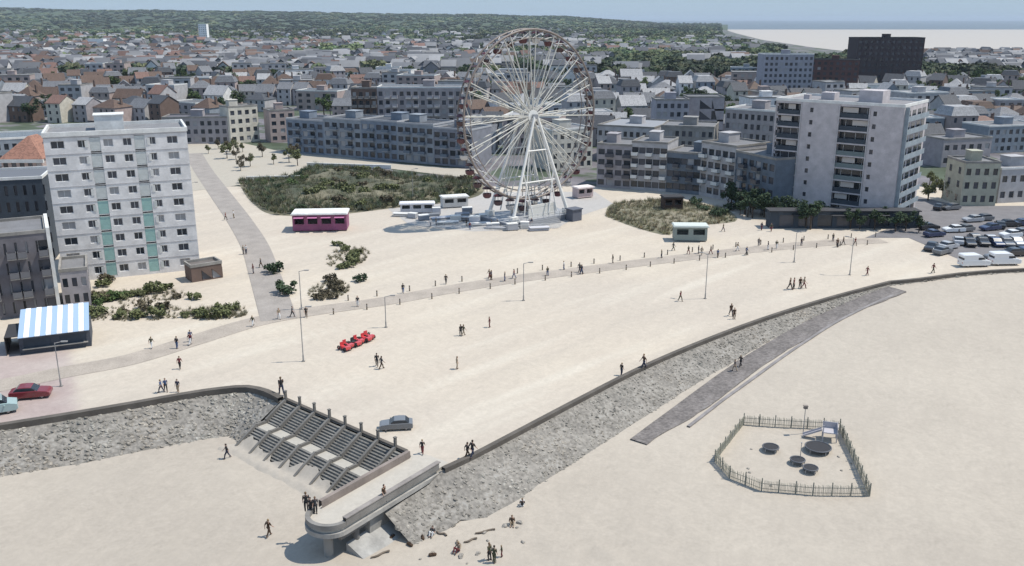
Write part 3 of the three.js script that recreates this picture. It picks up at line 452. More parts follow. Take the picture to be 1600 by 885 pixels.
{                                                                   // pale tower with dark loggia stacks
  const c = G(1392, 352), h = 24.6, w = 27.6, d = 17, turn = -0.68, fl = 9, fh = 2.66, deep = 1.3;
  const ax = Math.cos(turn), az = -Math.sin(turn);
  const t = thing('apartment_tower', 'pale mauve apartment tower with dark loggia stacks beside the car park', 'building', c.x - ax * w / 2, 0, c.z - az * w / 2, turn);
  footprints.push({ x: c.x - ax * w / 2 - 3, z: c.z - 12, r: 17 });
  const bays = [[0.115, 0.2], [0.635, 0.24]], holes = [], small = [];
  for (let f = 0; f < fl; f++) { for (const [m, ww] of bays) holes.push([m * w - w / 2, f * fh + 0.5, ww * w, fh - 0.3]); for (const m of [0.3, 0.79]) small.push([m * w - w / 2, f * fh + 1.2, 0.75, 1]); small.push([0.02 * w - w / 2, f * fh + 0.9, 0.5, 1.3]); }
  const wall = stucco([0.54, 0.5, 0.51]);
  part('wall', merge([facade(w, h, [...holes, ...small], deep), box(w, h, d - deep, 0, 0, -deep - (d - deep) / 2)]), wall, t);
  addWindows(t, small, -0.3, { curtain: 0 });
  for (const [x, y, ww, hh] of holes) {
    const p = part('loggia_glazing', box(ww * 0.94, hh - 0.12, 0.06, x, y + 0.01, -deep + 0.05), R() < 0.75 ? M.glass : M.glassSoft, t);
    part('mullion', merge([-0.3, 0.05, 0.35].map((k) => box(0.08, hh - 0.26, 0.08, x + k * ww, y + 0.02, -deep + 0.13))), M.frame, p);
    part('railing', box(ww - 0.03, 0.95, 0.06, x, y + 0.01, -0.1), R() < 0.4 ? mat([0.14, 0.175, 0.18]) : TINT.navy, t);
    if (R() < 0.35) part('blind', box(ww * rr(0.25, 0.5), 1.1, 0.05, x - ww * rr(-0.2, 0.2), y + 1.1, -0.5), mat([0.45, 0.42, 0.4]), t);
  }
  for (const f of [0.215, 0.52, 0.75]) part('pilaster', box(0.22, h - 0.1, 0.16, f * w - w / 2, 0.05, 0.082), mat([0.5, 0.48, 0.49], { map: T.wall }), t);
  // glazed end facing the car park
  const gm = stucco([0.28, 0.33, 0.37]);
  for (let f = 0; f < fl; f++) {
    part('balcony', merge([box(0.7, 0.16, d - 2, w / 2 + 0.36, f * fh + 0.3, -d / 2), box(0.06, 0.95, d - 2, w / 2 + 0.68, f * fh + 0.46, -d / 2), box(0.62, 0.95, 0.06, w / 2 + 0.34, f * fh + 0.46, -1.04)]), gm, t);
    for (const z of [3.4, 7.2, 11, 14.4]) part('window', box(0.05, 1.9, 2.4, w / 2 + 0.03, f * fh + 0.5, -z), M.glass, t);
  }
  part('end_fin', box(0.8, h, 0.3, w / 2 + 0.41, 0, -0.85), gm, t);
  part('parapet', merge([box(w + 0.2, 0.6, 0.3, 0, h, -0.1), box(w + 0.2, 0.6, 0.3, 0, h, -d + 0.1), box(0.3, 0.6, d - 0.5, -w / 2 + 0.1, h, -d / 2), box(0.3, 0.6, d - 0.5, w / 2 - 0.1, h, -d / 2)]), M.white, t);
  part('roof', box(w - 0.4, 0.1, d - 0.4, 0, h + 0.003, -d / 2), mat([0.26, 0.25, 0.26], { map: T.asphalt }), t);
  part('lift_house', merge([box(5, 2.6, 5, 5, h + 0.1, -8), box(3, 1.6, 3, -5, h + 0.1, -9), box(1.3, 1.1, 1.3, -9, h + 0.1, -6)]), wall, t);
  const pa = G(1208, 357), pb = G(1428, 357), pm = pa.clone().lerp(pb, 0.5), q = thing('podium', 'low dark shop podium along the foot of the pale tower', 'building', pm.x, 0, pm.z, 0.0);
  const ph = [[-12, 0.4, 3, 2.4], [-8, 0.4, 3, 2.4], [-4, 0.4, 3, 2.4], [0, 0.4, 3, 2.4], [4, 0.4, 3, 2.4], [8, 0.4, 3, 2.4], [12, 0.4, 3, 2.4]];
  part('wall', merge([facade(31, 3.6, ph, 0.3), box(31, 3.6, 2.6, 0, 0, -1.6)]), TINT.navy, q); addWindows(q, ph, -0.24, { curtain: 0 });
  part('roof', box(31.6, 0.2, 3.6, 0, 3.6, -1.3), TINT.night, q);
  for (const x of [-9, -1, 7]) part('awning', box(4, 0.08, 1.4, x, 2.9, 0.72), TINT.night, q);
}

// ---------------------------------------------------------------- ferris wheel
{
  const rad = 17.6, hub = 22.4, c = G(826, 346), turn = 0.66;
  const t = thing('ferris_wheel', 'tall white ferris wheel with red gondolas standing on the esplanade', 'ferris wheel', c.x, 0, c.z - 2, turn);
  footprints.push({ x: c.x, z: c.z - 2, r: 22 });
  const P = (a, r, z) => V(Math.cos(a) * r, hub + Math.sin(a) * r, z), N = 32, gz = 1.05, spokeM = mat([0.5, 0.49, 0.45], { roughness: 0.5 });
  for (const z of [-gz, gz]) {
    const g = new THREE.TorusGeometry(rad, 0.24, 6, 96), g2 = new THREE.TorusGeometry(rad - 1.7, 0.1, 6, 96); g.translate(0, hub, z); g2.translate(0, hub, z);
    part('rim', merge([g, g2]), mat([0.2, 0.165, 0.145], { roughness: 0.5 }), t);
    const hubDisc = new THREE.CylinderGeometry(1.3, 1.3, 0.3, 24); hubDisc.rotateX(Math.PI / 2); hubDisc.translate(0, hub, z * 1.25); part('hub', hubDisc, M.whiteSteel, t);
    for (let k = 0; k < N / 2; k++) {
      const a = k / (N / 2) * Math.PI * 2;
      part('spoke', merge([rod(P(a - 0.04, 1.1, z * 1.25), P(a - 0.05, rad, z), 0.13, 6, 0.11), rod(P(a + 0.04, 1.1, z * 1.25), P(a + 0.05, rad, z), 0.13, 6, 0.11), ...[4, 7.5, 11, 14.5].map((r, i) => rod(P(a - 0.045, r, z), P(a + 0.05, r + 2.4, z), 0.06, 4))]), spokeM, t);
    }
  }
  for (let k = 0; k < N; k++) {
    const a = k / N * Math.PI * 2, b = (k + 1) / N * Math.PI * 2;
    part('rim_brace', merge([rod(P(a, rad, -gz), P(a, rad, gz), 0.08, 5), rod(P(a, rad, -gz), P(b, rad, gz), 0.06, 4), rod(P(a, rad, gz), P(b, rad - 1.7, gz), 0.06, 4), rod(P(a, rad, -gz), P(b, rad - 1.7, -gz), 0.06, 4), rod(P(a, rad - 1.7, -gz), P(a, rad - 1.7, gz), 0.06, 4)]), M.whiteSteel, t);
  }
  const ax = new THREE.CylinderGeometry(0.5, 0.5, 5.2, 16); ax.rotateX(Math.PI / 2); ax.translate(0, hub, 0); part('axle', ax, M.steel, t);
  for (const z of [-1, 1]) for (const s of [-1, 1]) part('leg', merge([rod(V(s * 0.4, hub, z * 2.3), V(s * 7.4, 2, z * 4.2), 0.3, 8, 0.38), rod(V(s * 1.7, hub - 4, z * 2.6), V(s * 4.5, 2, z * 4.2), 0.14, 6), rod(V(s * 4.2, hub - 11, z * 3.3), V(s * 2.2, 2, z * 4.2), 0.14, 6)]), M.whiteSteel, t);
  for (const z of [-1, 1]) part('leg_tie', merge([rod(V(-2.7, hub - 7, z * 2.95), V(2.7, hub - 7, z * 2.95), 0.16, 6), rod(V(-4.9, hub - 13.5, z * 3.5), V(4.9, hub - 13.5, z * 3.5), 0.16, 6)]), M.whiteSteel, t);
  // gondolas
  const tub = new THREE.LatheGeometry([[0, 0], [0.55, 0.02], [0.85, 0.3], [0.95, 0.95], [0.9, 0.97], [0.8, 0.35], [0, 0.12]].map((p) => new THREE.Vector2(...p)), 14);
  const cap = new THREE.LatheGeometry([[1.05, 0], [0.8, 0.28], [0.3, 0.45], [0, 0.5], [0, 0.4], [0.75, 0.2], [1.03, -0.02]].map((p) => new THREE.Vector2(...p)), 14); cap.translate(0, 2.0, 0);
  const post = merge([rod(V(0, 0.1, 0), V(0, 2.4, 0), 0.06, 6), ...[0, 1, 2, 3].map((k) => rod(V(Math.cos(k * 1.57) * 0.88, 0.9, Math.sin(k * 1.57) * 0.88), V(Math.cos(k * 1.57) * 0.95, 2.05, Math.sin(k * 1.57) * 0.95), 0.03, 4)), box(0.08, 0.5, 1.9, 0, 2.4, 0)]);
  const skins = [mat([0.085, 0.022, 0.028], { roughness: 0.4 }), mat([0.06, 0.028, 0.03], { roughness: 0.4 }), mat([0.5, 0.48, 0.46], { roughness: 0.4 })];
  for (let k = 0; k < N; k++) {
    const a = (k + 0.5) / N * Math.PI * 2, p = P(a, rad, 0), skin = skins[k % 5 === 2 ? 2 : k % 2];
    const g = part('gondola', tub, skin, t, [p.x, p.y - 2.75, p.z]); part('canopy', cap, skins[(k + 1) % 2], g); part('hanger', post, M.steel, g);
  }
  // platform, steps, fairings, ticket booth
  const blue = mat([0.19, 0.205, 0.235], { roughness: 0.5 }), grey = mat([0.3, 0.31, 0.33], { roughness: 0.5 });
  part('platform', merge([box(19, 1.1, 10.6, 0, 0, 0)]), blue, t); part('deck_plate', box(18.6, 0.06, 10.2, 0, 1.103, 0), grey, t);
  for (let k = 0; k < 4; k++) part('stair', box(9 - k * 0.01, 0.24, 0.4, -1, 0.05 + k * 0.25, 6.75 - k * 0.42), M.steel, t);
  for (const x of [-7.4, 7.4]) for (const z of [-4.2, 4.2]) part('leg_base', box(1.6, 1.1, 1.4, x, 1.16, z), M.whiteSteel, t);
  part('fairing', merge([box(7.5, 2.0, 0.3, 1.2, 1.17, 3.1), box(7.5, 2.0, 0.3, 1.2, 1.17, -3.1), box(7, 0.6, 0.34, 1.2, 3.2, 3.1)]), mat([0.62, 0.61, 0.57], { roughness: 0.5 }), t);
  part('railing', merge([...Array.from({ length: 13 }, (_, k) => rod(V(-9.2 + k * 1.53, 1.1, 5.1), V(-9.2 + k * 1.53, 2.2, 5.1), 0.04, 5)), rod(V(-9.2, 2.2, 5.1), V(9.2, 2.2, 5.1), 0.05, 5), rod(V(-9.2, 1.65, 5.1), V(9.2, 1.65, 5.1), 0.04, 5)]), M.steel, t);
  part('ticket_booth', merge([box(2.6, 2.5, 2.2, 7.2, 0, 6.8), box(3, 0.2, 2.6, 7.2, 2.5, 6.8)]), mat([0.1, 0.11, 0.14]), t);
}
function crate(name, label, cat, group, px, py, w, h, d, turn, body, roofM, o = {}) {   // trailer or stall: shell with openings, roof, skids
  const p = G(px, py), t = thing(name, label, cat, p.x, 0, p.z, turn, group);
  const n = o.n ?? 2, holes = Array.from({ length: n }, (_, k) => [(k + 0.5) / n * w - w / 2, 0.3 + h * 0.32, w / n * 0.7, h * 0.42]);
  part('body', merge([facade(w, h, holes, 0.12), box(w, h, 0.1, 0, 0, -d + 0.05), box(0.1, h, d - 0.22, -w / 2 + 0.05, 0, -d / 2 - 0.01), box(0.1, h, d - 0.22, w / 2 - 0.05, 0, -d / 2 - 0.01), box(w - 0.2, 0.1, d - 0.22, 0, 0.02, -d / 2 - 0.01)]), body, t, [0, 0.22, 0]);
  part('roof', merge([box(w + 0.5, 0.16, d + 0.7, 0, 0, -d / 2 + 0.1), box(w + 0.2, 0.14, d + 0.3, 0, 0.16, -d / 2 + 0.1)]), roofM, t, [0, h + 0.23, 0]);
  part('counter', merge([box(w - 0.3, 0.06, 0.7, 0, 0.3 + h * 0.3 - 0.06, -0.5), box(w - 0.6, 0.9, 0.4, 0, 0.34, -d + 0.4)]), M.concrete, t, [0, 0.2, 0]);
  for (const x of [-w * 0.35, w * 0.35]) part('skid', box(0.5, 0.22, d * 0.9, x, 0, -d / 2), M.dark, t);
  if (o.flap) for (let k = 0; k < n; k++) { const g = box(w / n * 0.72, 0.05, 1.1, 0, 0, 0.55); g.rotateX(0.12); part('awning', g, o.flap, t, [(k + 0.5) / n * w - w / 2, 0.3 + h * 0.78 + 0.25, 0.03]); }
  return t;
}
{
  const pink = mat([0.27, 0.075, 0.17], { map: T.wall, roughness: 0.6 });
  crate('pink_kiosk', 'magenta pink kiosk with a white roof on the esplanade by the dune garden', 'kiosk', null, 500, 362, 11, 3.3, 5, 0.08, pink, M.white, { n: 4, flap: mat([0.4, 0.14, 0.27]) });
  crate('grey_container', 'pale green grey container kiosk on the sand before the pale tower', 'kiosk', null, 1079, 378, 6.4, 2.7, 3, -0.05, mat([0.22, 0.26, 0.245], { roughness: 0.6 }), mat([0.5, 0.54, 0.51]), { n: 2 });
  crate('white_trailer', 'pale fairground trailer beside the ferris wheel, closest to the pink kiosk', 'trailer', 'pale trailers by the ferris wheel', 652, 334, 7.5, 1.9, 2.4, 0.1, mat([0.55, 0.55, 0.58]), mat([0.62, 0.62, 0.65]), { n: 3 });
  crate('white_trailer', 'pale fairground trailer close by the ferris wheel platform', 'trailer', 'pale trailers by the ferris wheel', 712, 325, 6, 2.2, 2.6, 0.3, mat([0.6, 0.59, 0.57]), M.white, { n: 2 });
  const bases = [[690, 342, 5], [672, 338, 4], [735, 345, 4.5], [752, 352, 6], [760, 340, 3.5], [700, 350, 5], [785, 358, 7], [628, 338, 4], [842, 360, 4.5], [722, 338, 3.5]], more = [[662, 344, 5], [645, 341, 4], [712, 346, 5], [742, 350, 5], [770, 356, 6], [800, 360, 5], [820, 357, 4], [682, 335, 4], [730, 334, 5], [755, 345, 4]], tones = [[0.5, 0.5, 0.53], [0.2, 0.22, 0.26], [0.36, 0.37, 0.4], [0.6, 0.59, 0.57]];
  bases.forEach(([px, py, w], i) => {                              // stacked floor panels and equipment by the wheel
    const p = G(px, py), t = thing('panel_stack', ['pale', 'dark blue grey', 'grey', 'cream'][i % 4] + ' stack of floor panels lying ' + ['before the trailers', 'between the trailers', 'at the platform corner', 'before the platform steps', 'beside the platform steps', 'on the sand edge of the forecourt', 'farthest out before the platform', 'nearest the pink kiosk', 'by the ticket booth', 'behind the closer trailer'][i], 'panel stack', p.x, 0.03, p.z, rr(-0.3, 0.4)), m = mat(tones[i % 4], { roughness: 0.6 });
    const n = 2 + Math.floor(R() * 4); for (let k = 0; k < n; k++) part('panel', box(w - rr(0, 0.6), 0.14, rr(1.3, 1.9), rr(-0.15, 0.15), 0.1 + k * 0.16, rr(-0.1, 0.1), rr(-0.04, 0.04)), k % 2 ? m : pick([m, M.white, M.steel]), t);
    for (const x of [-w * 0.3, w * 0.3]) part('bearer', box(0.12, 0.1, 1.4, x, 0, 0), M.dark, t);
  });
  more.forEach(([px, py, w], i) => {                                // low pale flight cases and crates
    const p = G(px, py), t = thing('equipment_case', 'low equipment case standing among the panel stacks by the ferris wheel', 'case', p.x, 0.03, p.z, rr(-0.4, 0.4), 'equipment cases by the ferris wheel'), m = mat(tones[(i + 1) % 4], { roughness: 0.6 }), l = w * 0.45, hh = rr(0.7, 1.5);
    part('body', box(l, hh, 1.2, 0, 0.12), m, t); part('lid', box(l + 0.06, 0.16, 1.26, 0, hh + 0.123), M.whiteSteel, t); for (const x of [-l * 0.4, l * 0.4]) part('caster', box(0.12, 0.12, 0.9, x, 0, 0), M.rubber, t);
  });
  for (let k = 0; k < 15; k++) {                                    // crowd barriers in a line round the front of the wheel
    const p = G(lerp(655, 868, k / 14), 361 - Math.abs(k - 9) * 0.75), t = thing('crowd_barrier', 'pale metal crowd barrier in the line before the ferris wheel', 'barrier', p.x, 0, p.z, rr(-0.1, 0.1), 'crowd barriers before the ferris wheel');
    part('frame', merge([rod(V(-1, 0.15, 0), V(-1, 1.1, 0), 0.035, 5), rod(V(1, 0.15, 0), V(1, 1.1, 0), 0.035, 5), rod(V(-1, 1.1, 0), V(1, 1.1, 0), 0.035, 5), rod(V(-1, 0.25, 0), V(1, 0.25, 0), 0.035, 5)]), M.whiteSteel, t);
    const bars = part('bars', merge(Array.from({ length: 11 }, (_, i) => rod(V(-0.84 + i * 0.168, 0.25, 0), V(-0.84 + i * 0.168, 1.1, 0), 0.018, 4))), M.whiteSteel, t); bars.userData.kind = 'stuff';
    for (const x of [-0.8, 0.8]) part('foot', box(0.05, 0.05, 0.6, x, 0, 0), M.whiteSteel, t);
  }
  crate('snack_stall', 'pale pinkish snack stall at the landward foot of the ferris wheel', 'stall', null, 915, 310, 4.4, 2.3, 2.6, 0.5, mat([0.5, 0.4, 0.39]), mat([0.66, 0.6, 0.58]), { n: 2 });
  crate('snack_stall', 'brown hut on the dry grass between the wheel and the pale tower', 'stall', null, 1052, 330, 4.4, 2.8, 3, 0.1, mat([0.06, 0.035, 0.025]), M.dark, { n: 2 });
  crate('small_hut', 'small white hut in the dark planting before the sea front row', 'hut', null, 1118, 286, 3.2, 3, 3, 0.1, M.white, M.white, { n: 1 });
}

// ---------------------------------------------------------------- plants
function leafCloud(n, blobs, size) {                               // many small folded leaves through the volume of a few clumps
  const pos = [], nor = [];
  for (let i = 0; i < n; i++) {
    const b = blobs[i % blobs.length]; let v; do { v = V(rr(-1, 1), rr(-1, 1), rr(-1, 1)); } while (v.length() > 1); v.normalize().multiplyScalar(Math.pow(R(), 0.4));
    const c = V(b[0] + v.x * b[3], b[1] + v.y * b[4], b[2] + v.z * b[3]), s = size * rr(0.6, 1.3), e = new THREE.Euler(rr(-1, 1), R() * 7, rr(-1, 1));
    const q = [V(-s, 0, 0), V(0, s * 0.3, -s * 0.7), V(s, 0, 0), V(0, s * 0.3, s * 0.7)].map((p) => p.applyEuler(e).add(c));
    for (const k of [0, 1, 2, 0, 2, 3]) { pos.push(q[k].x, q[k].y, q[k].z); const d = c.clone().sub(V(b[0], b[1] - b[4] * 0.5, b[2])).normalize(); nor.push(d.x, d.y, d.z); }
  }
  const g = new THREE.BufferGeometry(); g.setAttribute('position', new THREE.Float32BufferAttribute(pos, 3)); g.setAttribute('normal', new THREE.Float32BufferAttribute(nor, 3)); g.setAttribute('uv', new THREE.Float32BufferAttribute(new Float32Array(pos.length / 3 * 2), 2)); g.computeVertexNormals(); return g;
}
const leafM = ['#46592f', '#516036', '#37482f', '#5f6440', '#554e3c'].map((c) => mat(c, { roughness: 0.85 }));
const crowns = [0, 1, 2].map((k) => leafCloud(520, Array.from({ length: 7 }, () => [rr(-1.5, 1.5), rr(3, 5.6), rr(-1.5, 1.5), rr(0.8, 1.5), rr(0.7, 1.2)]), 0.32));
const trunks = [0, 1, 2].map((k) => merge([rod(V(0, -0.2, 0), V(rr(-0.2, 0.2), 3.2, rr(-0.2, 0.2)), 0.2, 7, 0.11), ...[0, 1, 2].map((i) => rod(V(0, 1.9 + i * 0.35, 0), V(Math.cos(i * 2.1 + k) * 1.3, 4 + i * 0.3, Math.sin(i * 2.1 + k) * 1.3), 0.09, 5, 0.04))]));
const bushes = [0, 1, 2].map(() => leafCloud(330, Array.from({ length: 6 }, () => [rr(-0.7, 0.7), rr(0.3, 0.9), rr(-0.7, 0.7), rr(0.3, 0.6), rr(0.25, 0.5)]), 0.17));
const stems = merge([0, 1, 2, 3].map((i) => rod(V(0, -0.1, 0), V(Math.cos(i * 1.6) * 0.5, 0.8, Math.sin(i * 1.6) * 0.5), 0.04, 5, 0.015)));
const tuftGeo = (() => { const pos = []; for (let i = 0; i < 16; i++) { const a = R() * 7, r = R() * 0.16, l = rr(0.35, 0.75), b = rr(0.1, 0.4), x = Math.cos(a), z = Math.sin(a); pos.push(x * r - z * 0.03, 0, z * r + x * 0.03, x * r + z * 0.03, 0, z * r - x * 0.03, x * (r + b), l, z * (r + b)); } const g = new THREE.BufferGeometry(); g.setAttribute('position', new THREE.Float32BufferAttribute(pos, 3)); g.computeVertexNormals(); return g; })();
function tree(x, z, s, label, group, m = pick(leafM), y = 0, cat = 'tree') {
  const k = Math.floor(R() * 3), t = thing('tree', label, cat, x, y, z, R() * 6, group); t.scale.setScalar(s);
  part('trunk', trunks[k], M.trunk, t); part('crown', crowns[k], m, t); return t;
}
function bush(x, z, s, label, group, m = pick(leafM), y = 0) {
  const t = thing('shrub', label, 'shrub', x, y, z, R() * 6, group); t.scale.set(s, s * rr(0.8, 1.1), s);
  part('stem', stems, M.trunk, t); part('foliage', bushes[Math.floor(R() * 3)], m, t); return t;
}
{
  const p = (a, b) => G(a, b);
  let q = p(430, 426); bush(q.x, q.z, 1.75, 'dark round bush by the street, farther of two from the promenade path', null, leafM[2]);
  q = p(446, 460); bush(q.x, q.z, 1.85, 'dark round bush at the street corner closest to the promenade path', null, leafM[2]);
  q = p(561, 440); bush(q.x, q.z, 1.15, 'small dark bush alone on the sand past the shrub beds', null, leafM[2]);
  const young = [[152, 494, 1.7], [158, 470, 1.5], [186, 498, 1.2], [193, 490, 1.0], [217, 496, 1.5], [224, 484, 1.3], [248, 496, 1.35], [252, 484, 1.3], [305, 468, 1.1], [276, 466, 0.8], [290, 496, 0.8], [168, 440, 1.6], [160, 448, 1.3]];
  young.forEach(([a, b, s], i) => { q = p(a, b); bush(q.x, q.z, s, 'brownish shrub planted in the row on the sand before the white apartment block', 'shrubs before the white apartment block', leafM[i % 2 ? 4 : 3]); });
  for (let i = 0; i < 14; i++) { q = p(lerp(150, 262, i / 13) + rr(-3, 3), lerp(474, 452, i / 13) + rr(-3, 3)); bush(q.x, q.z, rr(0.9, 1.5), 'green grey hedge shrub at the foot of the turquoise strips', 'hedge at the foot of the white apartment block', leafM[i % 3 ? 3 : 0]); }
  [[308, 492], [318, 496], [330, 497], [342, 493], [352, 488], [364, 484], [338, 484], [350, 496]].forEach(([a, b]) => { q = p(a, b); bush(q.x, q.z, rr(0.9, 1.25), 'olive shrub of the oval bed between the apartment block and the promenade path', 'shrubs of the oval bed', leafM[3]); });
  [[508, 462], [518, 450], [526, 446], [530, 456], [520, 466], [500, 468], [514, 440]].forEach(([a, b]) => { q = p(a, b); bush(q.x, q.z, rr(0.9, 1.25), 'grey brown shrub of the bed beside the promenade path below the pink kiosk', 'shrubs of the path bed', leafM[4]); });
  [[528, 384], [538, 392], [548, 398], [556, 404], [552, 412], [544, 418], [534, 420], [560, 396]].forEach(([a, b]) => { q = p(a, b); bush(q.x, q.z, rr(0.9, 1.3), 'olive shrub of the curved bed just below the pink kiosk', 'shrubs of the curved bed', leafM[3]); });
  const beds = [[336, 490, 4, 2.6], [514, 454, 2.6, 4], [544, 402, 3, 6], [205, 490, 8, 3], [205, 464, 7, 3]].map(([a, b, rx, rz]) => [G(a, b), rx, rz]);
  tag(scatter('bed_grass', tuftGeo, mat([1, 1, 1]), 900, (o) => { const [c, rx, rz] = pick(beds), a = R() * 7, r = Math.sqrt(R()) * 1.25; o.position.set(c.x + Math.cos(a) * r * rx, 0, c.z + Math.sin(a) * r * rz); const s = rr(0.4, 1.1); o.scale.set(s * 1.3, s, s * 1.3); o.rotation.set(0, R() * 7, 0); return true; }, scene, 0.3, (c, t) => c.setRGB(0.17 * t, 0.155 * t, 0.1 * t)), 'sparse dry grass growing in the sand around the shrub beds', 'grass');
  for (let i = 0; i < 15; i++) { q = p(rr(310, 470), rr(232, 268)); tree(q.x, q.z, rr(0.45, 0.8), 'small brownish tree on the plaza beside the cream gable wall', 'trees of the plaza', leafM[i % 2 ? 4 : 3]); }
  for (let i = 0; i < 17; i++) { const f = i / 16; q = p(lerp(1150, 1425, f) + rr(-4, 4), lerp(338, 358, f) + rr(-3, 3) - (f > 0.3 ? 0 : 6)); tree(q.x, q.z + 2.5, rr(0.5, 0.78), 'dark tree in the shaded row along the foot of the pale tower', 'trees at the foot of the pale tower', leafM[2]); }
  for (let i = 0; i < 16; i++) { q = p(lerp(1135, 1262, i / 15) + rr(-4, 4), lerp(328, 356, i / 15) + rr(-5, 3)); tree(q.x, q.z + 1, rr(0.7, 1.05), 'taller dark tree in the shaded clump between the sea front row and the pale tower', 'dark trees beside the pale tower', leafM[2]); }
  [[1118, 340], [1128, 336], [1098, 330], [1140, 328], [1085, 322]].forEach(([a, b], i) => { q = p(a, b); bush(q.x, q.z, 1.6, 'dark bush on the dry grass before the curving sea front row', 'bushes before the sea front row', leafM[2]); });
  for (let i = 0; i < 10; i++) { q = p(rr(1450, 1500), rr(290, 318)); tree(q.x, q.z, rr(0.5, 0.75), 'olive tree between the pale tower and the yellowish house', 'trees by the yellowish house', leafM[3]); }
  for (let i = 0; i < 18; i++) { q = p(rr(1430, 1520), rr(130, 168)); tree(q.x, q.z, rr(1.0, 1.5), 'bright green tree in the clump below the wide dark brown tower block', 'trees below the dark tower blocks', mat('#47562b')); }
}
// dune garden: mounds of turf with marram and shrubs
function mound(name, pts, high, c1, c2, label) {
  const poly = pts.map((p) => G(...p)), cx = poly.reduce((s, p) => s + p.x, 0) / poly.length, cz = poly.reduce((s, p) => s + p.z, 0) / poly.length, ring = resample([...poly, poly[0]], 2.2);
  const K = 14, pos = [], col = [], uv = [], idx = [];
  for (let k = 0; k <= K; k++) ring.forEach((p) => { const f = k / K, x = lerp(p.x, cx, f), z = lerp(p.z, cz, f), y = 0.03 + high * smooth(f, 0, 0.5) * (0.6 + fbm(x * 0.12, z * 0.12, 51, 3) * 1.3); pos.push(x, Math.max(0.03, y), z); col.push(...mix3(c1, c2, clamp(0.5 + fbm(x * 0.1, z * 0.1, 52, 4) * 1.9, 0, 1))); uv.push(x, z); });
  const n = ring.length; for (let k = 0; k < K; k++) for (let i = 0; i < n - 1; i++) { const a = k * n + i, b = a + 1, c = a + n, d = c + 1; idx.push(a, b, c, b, d, c); }
  const g = new THREE.BufferGeometry(); g.setAttribute('position', new THREE.Float32BufferAttribute(pos, 3)); g.setAttribute('color', new THREE.Float32BufferAttribute(col, 3)); g.setAttribute('uv', new THREE.Float32BufferAttribute(uv, 2)); g.setIndex(idx); g.computeVertexNormals();
  struct(name, g, mat([1, 1, 1], { vertexColors: true, map: T.sand }));
  const levelAt = (x, z) => 0.03 + high * 0.5 * (0.6 + fbm(x * 0.12, z * 0.12, 51, 3) * 1.3);
  const shape = poly.map((p) => [p.x, p.z]);
  const inside = (x, z) => { let k = false; for (let i = 0, j = shape.length - 1; i < shape.length; j = i++) { const [xi, zi] = shape[i], [xj, zj] = shape[j]; if ((zi > z) !== (zj > z) && x < (xj - xi) * (z - zi) / (zj - zi) + xi) k = !k; } return k; };
  const xs = shape.map((p) => p[0]), zs = shape.map((p) => p[1]), spot = () => { for (let i = 0; i < 60; i++) { const x = rr(Math.min(...xs), Math.max(...xs)), z = rr(Math.min(...zs), Math.max(...zs)); if (inside(x, z)) return [x, levelAt(x, z) - 0.1, z]; } return [cx, 0, cz]; };
  return spot;
}
function tufts(label, n, spot, base, vary, s0 = 0.7, s1 = 1.6) {
  const im = scatter('dune_grass', tuftGeo, mat([1, 1, 1]), n, (o) => { o.position.set(...spot()); const s = rr(s0, s1); o.scale.set(s * 1.3, s, s * 1.3); o.rotation.set(0, R() * 7, 0); return true; }, scene, 0.3, (c, t) => c.setRGB(base[0] * t * rr(1 - vary, 1 + vary), base[1] * t, base[2] * t * rr(1 - vary, 1 + vary)));
  return tag(im, label, 'dune grass');
}
{
  const spot = mound('dune_garden', [[372, 286], [395, 318], [430, 336], [520, 336], [610, 326], [690, 318], [748, 306], [744, 284], [660, 276], [560, 268], [490, 258], [470, 272], [420, 282]], 1.6, [0.06, 0.068, 0.042], [0.24, 0.215, 0.15]);
  tufts('grey green dune grass covering the planted dune garden behind the pink kiosk', 4200, spot, [0.095, 0.105, 0.06], 0.3, 0.9, 2.2);
  for (let i = 0; i < 75; i++) { const q = spot(), w = toPixel(...q)[0] < 480; bush(q[0], q[2], rr(0.8, 1.9), w ? 'grey green shrub in the dune garden beside the street' : 'olive brown shrub in the dune garden toward the ferris wheel', w ? 'shrubs of the dune garden by the street' : 'shrubs of the dune garden by the wheel', w ? leafM[i % 2 ? 2 : 0] : leafM[i % 3 ? 3 : 4], q[1]); }
  const s2 = mound('dry_dune', [[945, 338], [1000, 358], [1045, 368], [1060, 356], [1120, 350], [1150, 346], [1130, 326], [1040, 312], [960, 318]], 0.5, [0.28, 0.25, 0.19], [0.17, 0.165, 0.11]);
  tufts('dry pale dune grass between the ferris wheel and the green grey container', 1300, s2, [0.2, 0.18, 0.11], 0.15);
  const w = part('garden_wall', merge([box(G(385, 284).distanceTo(G(470, 279)), 0.9, 0.4, 0, 0, 0), box(G(385, 284).distanceTo(G(470, 279)) + 0.1, 0.12, 0.6, 0, 0.9, 0)]), M.white, scene); const m = G(427, 281); w.position.copy(m); w.rotation.y = 0.1;
  tag(w, 'long low white wall along the plaza side of the dune garden', 'wall');
  const w2 = part('garden_wall', merge([box(26, 1.0, 0.4, 0, 0, 0), box(26.2, 0.12, 0.6, 0, 1.0, 0)]), M.white, scene); w2.position.copy(G(545, 262)); w2.rotation.y = -0.18;
  tag(w2, 'pale low wall between the dune garden and the blue grey terrace', 'wall');
}

